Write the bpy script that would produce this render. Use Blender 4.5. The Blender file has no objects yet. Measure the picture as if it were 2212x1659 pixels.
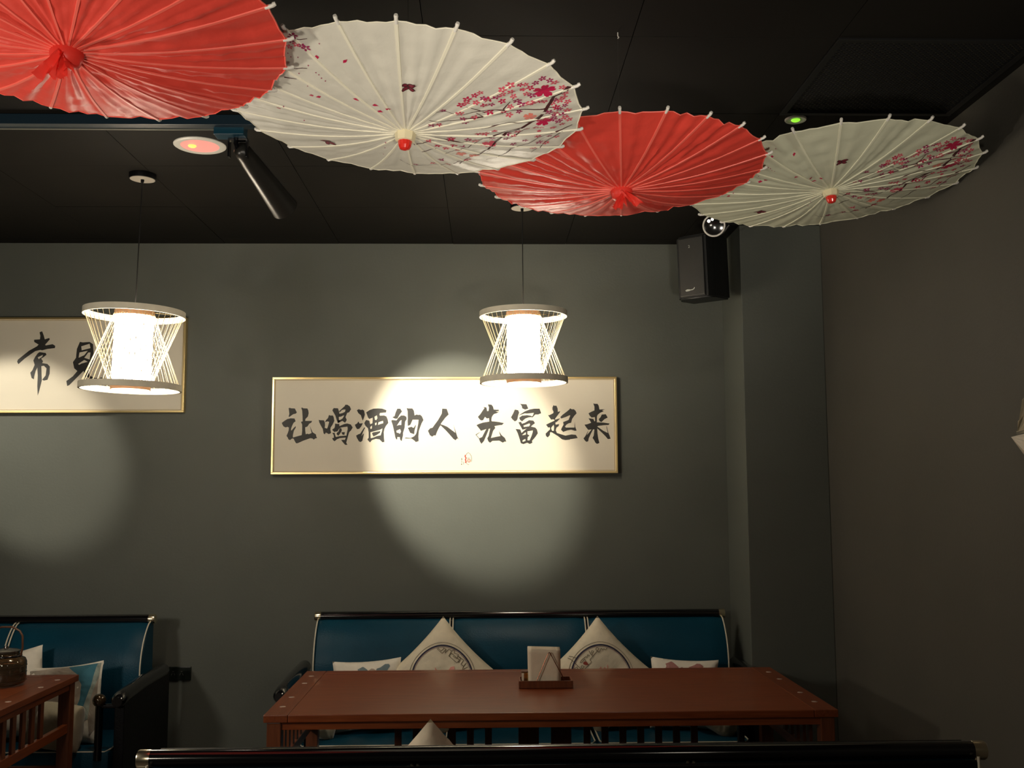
import bpy, bmesh, math, random
from mathutils import Vector, Matrix
from mathutils.geometry import tessellate_polygon
from mathutils import noise
R_ = math.radians
PI = math.pi
random.seed(7)
S = bpy.context.scene
COL = S.collection

# ------------------------------------------------------------ camera
CAM = Vector((0, 0, 1.53))
FPX = 2200.0
PITCH = math.atan(228.5 / 2200)
CM = (Matrix.Rotation(R_(-1.46), 3, 'Z') @ Matrix.Rotation(PI / 2 + PITCH, 3, 'X') @ Matrix.Rotation(-0.0043, 3, 'Z'))
cd = bpy.data.cameras.new('camera')
cam = bpy.data.objects.new('camera', cd)
cam.matrix_world = Matrix.Translation(CAM) @ CM.to_4x4()
cd.sensor_fit = 'HORIZONTAL'; cd.sensor_width = 36; cd.lens = FPX / 2212 * 36
cd.clip_start = 0.05
COL.objects.link(cam); S.camera = cam

# ------------------------------------------------------------ world and light
w = bpy.data.worlds.new('world'); S.world = w; w.use_nodes = True
w.node_tree.nodes['Background'].inputs[0].default_value = (0.5, 0.55, 0.6, 1)
w.node_tree.nodes['Background'].inputs[1].default_value = 0.02
S.view_settings.view_transform = 'Standard'; S.view_settings.look = 'None'
S.view_settings.gamma = 1; S.view_settings.exposure = 0
try: S.view_settings.use_curve_mapping = False
except Exception: pass
S.cycles.max_bounces = 8
S.cycles.use_denoising = True
S.cycles.sample_clamp_indirect = 4

def light(name, kind, loc, power, color, **kw):
    power *= GAIN
    l = bpy.data.lights.new(name, kind); l.energy = power; l.color = color
    for k, v in kw.items(): setattr(l, k, v)
    o = bpy.data.objects.new(name, l); o.location = loc; COL.objects.link(o)
    return o
def aim(o, tgt):
    o.rotation_euler = (Vector(tgt) - o.location).to_track_quat('-Z', 'Y').to_euler()
GAIN = 1.7
WARM = (1, .89, .72)
SPOTC = (1, .91, .74)
PEND_EMIT = 36
# the track spotlights: the one in view and its neighbour to the left
CAN0 = Vector((-.827, 3.36, 2.68)); CIRC0 = Vector((-.115, 5.06, 1.72)); CDIR = (CIRC0 - CAN0).normalized()
s1 = light('track_spot_beam', 'SPOT', CAN0 + CDIR * .27, 138, SPOTC, spot_size=R_(33), spot_blend=.5, shadow_soft_size=.02); aim(s1, CIRC0)
s2 = light('track_spot_beam', 'SPOT', (-2.93, 3.58, 2.54), 64, SPOTC, spot_size=R_(29), spot_blend=.5, shadow_soft_size=.02); aim(s2, (-2.27, 5.06, 1.76))
# unseen point lights, added out of frame to brighten the parasols
light('added_warm_glow', 'POINT', (-1.45, .45, 1.70), 9, WARM, shadow_soft_size=.1)
light('added_warm_glow', 'POINT', (.85, .30, 1.85), 2, WARM, shadow_soft_size=.1)
light('added_warm_glow', 'POINT', (-2.0, 2.1, 1.55), 26, (1, .9, .75), shadow_soft_size=.1)
# unseen spots added under the frame to wash the parasols from below
for p_, tg, pw in (((-.85, .1, 1.10), (-.55, 2.0, 2.45), 50), ((.55, .3, 1.10), (.55, 2.45, 2.5), 84)):
    aim(light('added_parasol_wash', 'SPOT', p_, pw, (1, .90, .76), spot_size=R_(60), spot_blend=1, shadow_soft_size=.12), tg)
# downlight in view (over the left aisle)
d1 = light('downlight_beam', 'SPOT', (-1.03, 3.586, 2.76), 4, WARM, spot_size=R_(80), spot_blend=.6, shadow_soft_size=.04)

# ------------------------------------------------------------ helpers
def at(px, py, X=None, Y=None, Z=None):
    d = CM @ Vector(((px - 1106) / FPX, -(py - 829.5) / FPX, -1))
    t = (Y - CAM.y) / d.y if Y is not None else (X - CAM.x) / d.x if X is not None else (Z - CAM.z) / d.z
    return CAM + d * t

def mat(name, col, rough=.6, metal=0, spec=.5, var=0, scale=20, bump=0, bscale=60, stretch=(1, 1, 1), emit=None, es=0, trans=0, coat=0, col2=None, alpha=1, sheen=0, subs=0):
    m = bpy.data.materials.new(name); m.use_nodes = True
    nt = m.node_tree; b = nt.nodes['Principled BSDF']; N = nt.nodes.new; L = nt.links.new
    b.inputs['Base Color'].default_value = (*col, 1); b.inputs['Roughness'].default_value = rough
    b.inputs['Metallic'].default_value = metal; b.inputs['Specular IOR Level'].default_value = spec
    b.inputs['Coat Weight'].default_value = coat; b.inputs['Transmission Weight'].default_value = trans
    b.inputs['Coat Roughness'].default_value = .12
    b.inputs['Sheen Weight'].default_value = sheen
    if emit: b.inputs['Emission Color'].default_value = (*emit, 1); b.inputs['Emission Strength'].default_value = es
    tc = N('ShaderNodeTexCoord'); mp = N('ShaderNodeMapping'); mp.inputs['Scale'].default_value = stretch
    L(tc.outputs['Object'], mp.inputs['Vector'])
    if var or col2:
        n = N('ShaderNodeTexNoise'); n.inputs['Scale'].default_value = scale; n.inputs['Detail'].default_value = 5
        L(mp.outputs[0], n.inputs['Vector'])
        r = N('ShaderNodeValToRGB')
        c2 = col2 or tuple(min(1, c * (1 + var)) for c in col); c1 = col if col2 else tuple(c * (1 - var) for c in col)
        r.color_ramp.elements[0].position = .32; r.color_ramp.elements[1].position = .68
        r.color_ramp.elements[0].color = (*c1, 1); r.color_ramp.elements[1].color = (*c2, 1)
        L(n.outputs['Fac'], r.inputs[0]); L(r.outputs[0], b.inputs['Base Color'])
    if bump:
        n2 = N('ShaderNodeTexNoise'); n2.inputs['Scale'].default_value = bscale; n2.inputs['Detail'].default_value = 4
        L(mp.outputs[0], n2.inputs['Vector'])
        bp = N('ShaderNodeBump'); bp.inputs['Strength'].default_value = bump; bp.inputs['Distance'].default_value = .01
        L(n2.outputs['Fac'], bp.inputs['Height']); L(bp.outputs[0], b.inputs['Normal'])
    return m

def fabric(name, col, rough, transl=.3, bump=.2, spec=.4, var=.05):
    m = mat(name, col, rough, spec=spec, var=var, scale=6, bump=bump, bscale=22)
    nt = m.node_tree; b = nt.nodes['Principled BSDF']
    t = nt.nodes.new('ShaderNodeBsdfTranslucent'); t.inputs[0].default_value = (*col, 1)
    mx = nt.nodes.new('ShaderNodeMixShader'); mx.inputs[0].default_value = transl
    nt.links.new(b.outputs[0], mx.inputs[1]); nt.links.new(t.outputs[0], mx.inputs[2])
    nt.links.new(mx.outputs[0], nt.nodes['Material Output'].inputs['Surface'])
    return m

def obj(name, bm, m, parent=None, smooth=False, kind=None, label=None, cat=None, group=None, loc=None):
    me = bpy.data.meshes.new(name)
    bmesh.ops.recalc_face_normals(bm, faces=bm.faces)
    bm.to_mesh(me); bm.free()
    for mm in (m if isinstance(m, (list, tuple)) else [m]): me.materials.append(mm)
    if smooth:
        for p in me.polygons: p.use_smooth = True
        try: me.set_sharp_from_angle(angle=R_(50))
        except Exception: pass
    o = bpy.data.objects.new(name, me); COL.objects.link(o)
    if parent: o.parent = parent
    if loc: o.location = loc
    tagp(o, label, cat, group, kind)
    return o
def tagp(o, label=None, cat=None, group=None, kind=None):
    for k, v in (('label', label), ('category', cat), ('group', group), ('kind', kind)):
        if v: o[k] = v
def thing(name, label, cat, loc=(0, 0, 0), rotz=0, group=None):
    o = bpy.data.objects.new(name, None); COL.objects.link(o); o.empty_display_size = .05
    o.location = loc; o.rotation_euler = (0, 0, rotz); tagp(o, label, cat, group); return o
def copy_tree(o, parent=None):
    c = o.copy(); COL.objects.link(c)
    if parent: c.parent = parent
    for ch in list(o.children): copy_tree(ch, c)
    return c
def box(bm, x0, x1, y0, y1, z0, z1, bev=0, M=None):
    r = bmesh.ops.create_cube(bm, size=1)
    vs = r['verts']
    for v in vs:
        v.co = Vector((x0 + (v.co.x + .5) * (x1 - x0), y0 + (v.co.y + .5) * (y1 - y0), z0 + (v.co.z + .5) * (z1 - z0)))
    if bev:
        es = list({e for v in vs for e in v.link_edges})
        r2 = bmesh.ops.bevel(bm, geom=es, offset=bev, segments=2, affect='EDGES', profile=.6)
        vs = list({v for f in r2['faces'] for v in f.verts} | {v for v in vs if v.is_valid})
    if M:
        for v in vs: v.co = M @ v.co
    return vs
def boxo(name, dims, m, parent=None, bev=0, **kw):
    bm = bmesh.new(); box(bm, *dims, bev=bev); return obj(name, bm, m, parent, **kw)
def frame_of(t):
    t = t.normalized(); u = Vector((0, 0, 1)) if abs(t.z) < .9 else Vector((1, 0, 0))
    a = t.cross(u).normalized(); return a, t.cross(a).normalized()
def tube(bm, pts, r, n=8, cap=True, flat=1):
    pts = [Vector(p) for p in pts]; rs = r if isinstance(r, (list, tuple)) else [r] * len(pts)
    rings = []; a = None
    for i, p in enumerate(pts):
        t = (pts[min(i + 1, len(pts) - 1)] - pts[max(i - 1, 0)])
        if t.length < 1e-9: t = Vector((0, 0, 1))
        t.normalize()
        if a is None: a, b = frame_of(t)
        else:
            a = (a - t * a.dot(t))
            if a.length < 1e-6: a, b = frame_of(t)
            a.normalize()
        b = t.cross(a)
        rings.append([bm.verts.new(p + (a * math.cos(2 * PI * k / n) + b * math.sin(2 * PI * k / n) * flat) * rs[i]) for k in range(n)])
    for i in range(len(rings) - 1):
        for k in range(n):
            bm.faces.new((rings[i][k], rings[i][(k + 1) % n], rings[i + 1][(k + 1) % n], rings[i + 1][k]))
    if cap:
        bm.faces.new(rings[0]); bm.faces.new(rings[-1][::-1])
def lathe(bm, prof, n=24, M=None):
    rings = []
    for r, z in prof:
        if r < 1e-6: rings.append([bm.verts.new((0, 0, z))])
        else: rings.append([bm.verts.new((r * math.cos(2 * PI * k / n), r * math.sin(2 * PI * k / n), z)) for k in range(n)])
    for a, b in zip(rings, rings[1:]):
        for k in range(n):
            k2 = (k + 1) % n
            if len(a) == 1 and len(b) == 1: continue
            if len(a) == 1: bm.faces.new((a[0], b[k2], b[k]))
            elif len(b) == 1: bm.faces.new((a[k], a[k2], b[0]))
            else: bm.faces.new((a[k], a[k2], b[k2], b[k]))
    if M:
        for rg in rings:
            for v in rg: v.co = M @ v.co
def poly(bm, loops, fn, mi=0):
    vl = [[Vector((x, y, 0)) for x, y in lp] for lp in loops]
    flat = [p for lp in vl for p in lp]
    vs = [bm.verts.new(fn(p.x, p.y)) for p in flat]
    for t in tessellate_polygon(vl):
        if len(set(t)) == 3:
            try: f = bm.faces.new([vs[i] for i in t]); f.material_index = mi
            except ValueError: pass
def polyfine(bm, lp, fn, mi=0, cuts=4):
    b2 = bmesh.new(); vs = [b2.verts.new((x, y, 0)) for x, y in lp]
    for t in tessellate_polygon([[Vector((x, y, 0)) for x, y in lp]]):
        try: b2.faces.new([vs[i] for i in t])
        except ValueError: pass
    bmesh.ops.subdivide_edges(b2, edges=b2.edges[:], cuts=cuts, use_grid_fill=True)
    mp = {v: bm.verts.new(fn(v.co.x, v.co.y)) for v in b2.verts}
    for f in b2.faces:
        g = bm.faces.new([mp[v] for v in f.verts]); g.material_index = mi
    b2.free()
def subl(pts, mx):
    out = [pts[0]]
    for a_, b_ in zip(pts, pts[1:]):
        n_ = max(1, int(math.hypot(b_[0] - a_[0], b_[1] - a_[1]) / mx))
        out += [(a_[0] + (b_[0] - a_[0]) * i / n_, a_[1] + (b_[1] - a_[1]) * i / n_) for i in range(1, n_ + 1)]
    return out
def ribbon(bm, pts, w, fn, mi=0, taper=False):
    pts = [Vector((p[0], p[1], 0)) for p in pts]; L = []; n = len(pts)
    for i, p in enumerate(pts):
        t = (pts[min(i + 1, n - 1)] - pts[max(i - 1, 0)]).normalized(); nn = Vector((-t.y, t.x, 0))
        ww = w * (1 - .6 * i / (n - 1) if taper else 1) / 2
        L.append((bm.verts.new(fn(*(p + nn * ww)[:2])), bm.verts.new(fn(*(p - nn * ww)[:2]))))
    for a, b in zip(L, L[1:]):
        f = bm.faces.new((a[0], a[1], b[1], b[0])); f.material_index = mi
def arc(cx, cy, r, a0, a1, n=24): return [(cx + r * math.cos(a0 + (a1 - a0) * i / n), cy + r * math.sin(a0 + (a1 - a0) * i / n)) for i in range(n + 1)]

# ------------------------------------------------------------ materials
M = {}
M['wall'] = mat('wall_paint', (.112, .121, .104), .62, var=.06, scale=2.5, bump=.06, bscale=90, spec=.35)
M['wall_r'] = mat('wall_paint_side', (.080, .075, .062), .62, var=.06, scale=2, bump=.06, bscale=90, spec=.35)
M['ceil'] = mat('ceiling_paint', (.0085, .0074, .0058), .7, var=.12, scale=3, spec=.15)
M['floor'] = mat('floor_tile', (.07, .06, .05), .35, var=.15, scale=5)
M['wood'] = mat('red_brown_wood', (.17, .034, .006), .36, col2=(.25, .058, .012), scale=7, stretch=(1, 14, 14), bump=.03, bscale=40, coat=.22)
M['wood_e'] = mat('red_brown_wood_border', (.15, .030, .006), .36, col2=(.22, .052, .011), scale=7, stretch=(14, 1, 14), bump=.03, bscale=40, coat=.22)
M['woodd'] = mat('dark_brown_wood', (.11, .030, .010), .35, col2=(.17, .05, .017), scale=8, stretch=(14, 14, 1), bump=.03, coat=.3)
M['teal'] = mat('teal_leather', (.0012, .046, .082), .45, var=.12, scale=5, bump=.12, bscale=140, spec=.25)
M['black'] = mat('black_lacquer', (.004, .004, .005), .13, spec=.55, coat=.6)
M['blackm'] = mat('black_leather', (.0028, .0028, .0035), .42, bump=.1, bscale=120, spec=.18)
M['pipe'] = mat('cream_piping', (.72, .66, .52), .45)
M['steel'] = mat('champagne_metal', (.80, .70, .50), .22, metal=1)
M['cream'] = mat('cream_linen', (.78, .70, .53), .85, var=.05, scale=30, bump=.35, bscale=25)
M['white_l'] = mat('off_white_linen', (.80, .75, .64), .85, var=.05, scale=30, bump=.35, bscale=22)
M['beige'] = mat('beige_velvet', (.50, .44, .30), .8, var=.12, scale=12, bump=.4, bscale=18, sheen=.4)
M['navy'] = mat('navy_print', (.02, .018, .05), .8); M['linep'] = mat('brown_line_print', (.13, .10, .06), .8)
M['maroon'] = mat('maroon_print', (.30, .05, .03), .8); M['pinkp'] = mat('pink_print', (.80, .36, .30), .8)
M['ink'] = mat('black_ink', (.022, .021, .018), .55, var=.35, scale=14)
M['seal'] = mat('red_seal_ink', (.40, .035, .02), .6)
M['paper'] = mat('scroll_paper', (.76, .70, .57), .6, var=.03, scale=4)
M['gold'] = mat('gold_frame', (.86, .66, .30), .28, metal=.85)
M['rim'] = mat('pale_bamboo', (.82, .76, .60), .55, var=.08, scale=20)
M['rod'] = mat('bamboo_rod', (.72, .60, .38), .5)
M['salmon'] = mat('pale_wood_collar', (.80, .45, .27), .5)
M['glow'] = mat('lamp_fabric', (.9, .85, .7), .8, emit=(1, .88, .70), es=PEND_EMIT)
M['cord'] = mat('black_cord', (.012, .012, .012), .45)
M['whitep'] = mat('white_plastic', (.78, .75, .68), .35)
M['redpl'] = mat('red_plastic', (.75, .03, .02), .18, coat=.6)
M['ivory'] = mat('ivory_plastic', (.80, .72, .48), .3)
M['tissue'] = mat('napkin_tissue', (.84, .75, .57), .9, bump=.3, bscale=30)
M['brass'] = mat('brass', (.85, .62, .22), .2, metal=1)
M['red'] = fabric('red_silk', (.86, .075, .052), .46, .12, .25, .4)
M['redr'] = mat('red_rib', (.92, .15, .11), .45)
M['ribbon'] = fabric('red_organza', (.95, .07, .05), .4, .35, .2)
M['silk'] = fabric('ivory_silk', (.84, .81, .70), .45, .15, .25, .5)
M['silk2'] = fabric('greenish_ivory_silk', (.76, .77, .58), .5, .15, .15, .4)
M['silkr'] = mat('ivory_rib', (.86, .82, .66), .5); M['silkr2'] = mat('ivory_rib_soft', (.80, .79, .60), .5)
M['branch'] = mat('branch_print', (.07, .018, .02), .6)
M['crim'] = mat('crimson_print', (.52, .012, .07), .6); M['pink'] = mat('rose_print', (.66, .09, .14), .6)
M['coral'] = mat('coral_print', (.78, .22, .17), .6); M['plum'] = mat('plum_print', (.36, .03, .11), .6)

# ------------------------------------------------------------ the room
FZ = .04; ZC = 2.77; YW = 5.064; XR = 1.582; YP = 4.68; XP = 1.197
P_ = .5715
struct = lambda n, d, m, **k: boxo(n, d, m, kind='structure', **k)
struct('floor', (-4.6, XR + .1, -2.6, YW + .1, -.1, FZ), M['floor'])
struct('wall_back', (-4.6, XR + .1, YW, YW + .1, 0, ZC + .1), M['wall'])
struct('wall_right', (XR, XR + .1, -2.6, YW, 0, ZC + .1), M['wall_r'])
struct('wall_left', (-4.7, -4.6, -2.6, YW + .1, 0, ZC + .1), M['wall'])
struct('wall_front', (-4.6, XR + .1, -2.7, -2.6, 0, ZC + .1), M['wall'])
pier = boxo('wall_pier', (XP, XR, YP, YW, 0, ZC), M['wall'], kind='structure', bev=.004)
ceil = struct('ceiling', (-4.6, XR, -2.6, YW, ZC + .012, ZC + .1), mat('ceiling_void', (.0055, .005, .004), .8))
xs = [.404 + P_ * i for i in range(-9, 3)]; ys = [3.252 - P_ * j for j in range(-4, 11)]; ys.sort()
pm = None
for i in range(len(xs)):
    for j in range(len(ys)):
        x0 = xs[i]; x1 = xs[i] + P_; y0 = ys[j] - P_; y1 = ys[j]
        if abs(x0 - .9755) < .01 and abs(y1 - 3.252) < .01: continue
        x1 = min(x1, XR); y1 = min(y1, YW)
        if x1 - x0 < .01 or y1 - y0 < .01: continue
        dz = random.uniform(0, .0012)
        boxo('ceiling_panel', (x0 + .0012, x1 - .0012, y0 + .0012, y1 - .0012, ZC - .001 + dz, ZC + .013), M['ceil'], ceil)

# perforated vent set in the ceiling
vt = thing('air_vent', 'square black expanded metal vent in the ceiling beside the right wall', 'vent', (.9755 + P_ / 2, 3.252 - P_ / 2, ZC))
bm = bmesh.new(); h = P_ / 2
for a, b in (((-h, h, -h, -h + .02), 0), ((-h, h, h - .02, h), 0), ((-h, -h + .02, -h + .02, h - .02), 0), ((h - .02, h, -h + .02, h - .02), 0)):
    box(bm, *a, -.006, .01, bev=.001)
obj('vent_frame', bm, mat('vent_black', (.010, .010, .010), .35), vt)
boxo('vent_backing', (-h + .02, h - .02, -h + .02, h - .02, .005, .010), mat('vent_back', (.003, .003, .003), .8), vt)
bm = bmesh.new(); nn = 24; st = (P_ - .04) / nn
for i in range(nn):
    for j in range(nn * 2):
        cx = -h + .02 + st * (i + .25 + .5 * (j % 2)); cy = -h + .02 + st * .5 * (j + .5)
        w2, h2 = st * .46, st * .30
        o = [Vector((cx - w2, cy, -.001)), Vector((cx, cy - h2, -.004)), Vector((cx + w2, cy, -.001)), Vector((cx, cy + h2, .003))]
        q = [Vector((cx + (v.x - cx) * .55, cy + (v.y - cy) * .55, v.z + .001)) for v in o]
        vo = [bm.verts.new(v) for v in o]; vq = [bm.verts.new(v) for v in q]
        for k in range(4): bm.faces.new((vo[k], vo[(k + 1) % 4], vq[(k + 1) % 4], vq[k]))
obj('mesh_grille', bm, mat('vent_mesh', (.07, .065, .05), .3, metal=.6), vt, kind='stuff')

# ------------------------------------------------------------ downlights
def downlight(loc, r, label, inner, em, es, bulb):
    t = thing('recessed_downlight', label, 'downlight', loc)
    bm = bmesh.new(); lathe(bm, [(r * .72, .0), (r * .74, -.004), (r * .95, -.005), (r, -.002), (r, .006), (r * .7, .006), (r * .72, 0)], 40)
    obj('trim_ring', bm, M['whitep'], t, smooth=True)
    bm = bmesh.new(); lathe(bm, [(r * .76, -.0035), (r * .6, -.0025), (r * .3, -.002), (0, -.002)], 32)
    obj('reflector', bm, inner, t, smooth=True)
    bm = bmesh.new(); bmesh.ops.create_uvsphere(bm, u_segments=16, v_segments=8, radius=r * bulb)
    for v in bm.verts: v.co = Vector((v.co.x, v.co.y, v.co.z * .4)) + Vector((-r * .3 if bulb < .3 else 0, 0, -.003))
    obj('lamp_bulb', bm, mat('bulb_glow', em, .4, emit=em, es=es), t, smooth=True)
downlight((-1.029, 3.586, ZC - .001), .092, 'white ringed round downlight with a painted pink parasol reflection beside the track spotlight', mat('painted_parasol_reflection', (.80, .28, .22), .35, emit=(1, .42, .36), es=.5), (1, .62, .10), 1.6, .16)  # pink tint and glow paint the red parasol's reflection into the reflector
downlight((1.045, 3.30, ZC - .001), .036, 'tiny round ceiling light glowing green beside the vent', M['whitep'], (.30, .80, .04), 1.1, .42)

# ------------------------------------------------------------ track and spotlight
tr = thing('light_track', 'slim dark ceiling track running over the left aisle', 'track', (-1.9, 3.30, ZC))
boxo('rail', (-2.0, 1.3, -.02, .025, -.036, -.002), mat('track_blue_black', (.008, .022, .035), .35), tr, bev=.001)
boxo('lit_lower_edge', (-2.0, 1.02, .020, .026, -.040, -.0365), mat('track_edge_light', (.28, .28, .24), .3, metal=.7), tr)  # separate pale strip paints the light caught along the track's lower edge
sp = thing('track_spotlight', 'black cone shaped track spotlight aimed at the wall behind the left pendant', 'spotlight', (-.827, 3.36, 2.68))
a0 = at(466, 262, Y=3.33) - sp.location
boxo('adaptor', (a0.x, a0.x + .10, -.055, .0, .030, .076), mat('adaptor_teal', (.004, .045, .075), .3), sp, bev=.003)
boxo('sticker', (a0.x + .003, a0.x + .031, -.0565, -.0552, .060, .072), mat('pale_sticker', (.45, .60, .75), .5), sp)
bm = bmesh.new()
tube(bm, [(-.012, -.02, .032), (-.012, -.02, .01), (-.010, -.008, 0)], .008)
for s in (-1, 1): box(bm, -.006 + s * .030 - .003, -.006 + s * .030 + .003, -.022, .004, -.035, .026, bev=.001)
box(bm, -.039, .027, -.020, .0, .022, .030, bev=.001)
obj('yoke', bm, M['black'], sp)
q = CDIR.to_track_quat('Z', 'Y').to_matrix().to_4x4()
bm = bmesh.new(); lathe(bm, [(0, -.012), (.018, -.010), (.027, 0), (.030, .02), (.030, .035), (.033, .06), (.039, .16), (.0465, .27), (.049, .30), (.046, .302), (.043, .28), (.038, .24), (0, .24)], 32, q)
obj('lamp_barrel', bm, mat('black_anodised', (.018, .017, .014), .32, spec=.6), sp, smooth=True)
bm = bmesh.new(); lathe(bm, [(0, .2401), (.034, .2405), (.034, .244), (0, .244)], 24, q)
obj('lens', bm, mat('spot_lens', (1, .95, .8), .3, emit=(1, .93, .76), es=3), sp)

# ------------------------------------------------------------ pendants
RR = .185
def meridian_rods(t):
    n = 42; r = .00105
    base = None
    for setk in (0, 1):
        bm = bmesh.new()
        ra, rb = (RR - .003, RR * .40) if setk == 0 else (RR * .40, RR - .003)
        tube(bm, [(ra, 0, .142), (rb, 0, -.142)], r, 5, cap=False)
        first = obj('rod', bm, M['rod'], t)
        for k in range(1, n):
            c = first.copy(); COL.objects.link(c); c.rotation_euler = (0, 0, 2 * PI * k / n)
        first.rotation_euler = (0, 0, 0 if setk == 0 else 0)
def make_pendant(label):
    t = thing('pendant_lamp', label, 'pendant lamp', (0, 0, 0), 0, 'hourglass bamboo pendant lamps over the tables')
    for z in (.143, -.143):
        bm = bmesh.new(); s = 1 if z > 0 else -1
        lathe(bm, [(RR, z - .011), (RR + .0035, z - .011), (RR + .0035, z + .013), (RR, z + .013), (RR - .004, z + .013), (RR - .004, z - .011), (RR, z - .011)], 72)
        obj('rim_ring', bm, M['rim'], t, smooth=True)
        bm = bmesh.new(); rc = RR * .40; zz = z
        lathe(bm, [(rc - .003, zz - .010), (rc, zz - .010), (rc, zz + .010), (rc - .003, zz + .010), (rc - .003, zz - .010)], 48)
        obj('collar', bm, M['salmon'], t, smooth=True)
    bm = bmesh.new(); rc = RR * .385; lathe(bm, [(0, -.138), (rc, -.138), (rc, .138), (0, .138)], 48)
    obj('lamp_shade', bm, M['glow'], t, smooth=True)
    meridian_rods(t)
    bm = bmesh.new()
    for k in range(3):
        a = 2 * PI * k / 3 + .3; tube(bm, [(0, 0, .155), (RR * math.cos(a), RR * math.sin(a), .148)], .0016, 5)
    obj('spider_bracket', bm, M['steel'], t)
    return t
def cable_canopy(t, h):
    bm = bmesh.new(); tube(bm, [(0, 0, .14), (.0005, 0, h * .4), (0, 0, h)], .0022, 6); obj('cable', bm, M['cord'], t)
    bm = bmesh.new(); lathe(bm, [(0, h - .034), (.006, h - .034), (.007, h - .022), (.050, h - .021), (.051, h - .018), (.051, h), (0, h)], 36)
    obj('ceiling_rose', bm, M['blackm'], t, smooth=True)
    bm = bmesh.new(); lathe(bm, [(.007, h - .0225), (.047, h - .0222), (.047, h - .0205), (.007, h - .0205)], 36); obj('rose_plate', bm, mat('rose_grey', (.42, .38, .32), .5), t)
pl = make_pendant('hourglass bamboo pendant lamp hanging in front of the left scroll'); pl2 = copy_tree(pl)
pl['label'] = 'hourglass bamboo pendant lamp hanging in front of the left scroll'
pl2['label'] = 'hourglass bamboo pendant lamp hanging above the long table with the napkin holder'
c1 = at(286.5, 757, Y=3.93); c2 = at(1131, 751, Y=4.33)
pl.location = c1; pl2.location = c2
pl.rotation_euler = (0, R_(1.3), .03); pl2.rotation_euler = (0, R_(-.3), .1)
cable_canopy(pl, ZC - c1.z); cable_canopy(pl2, ZC - c2.z)

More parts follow.
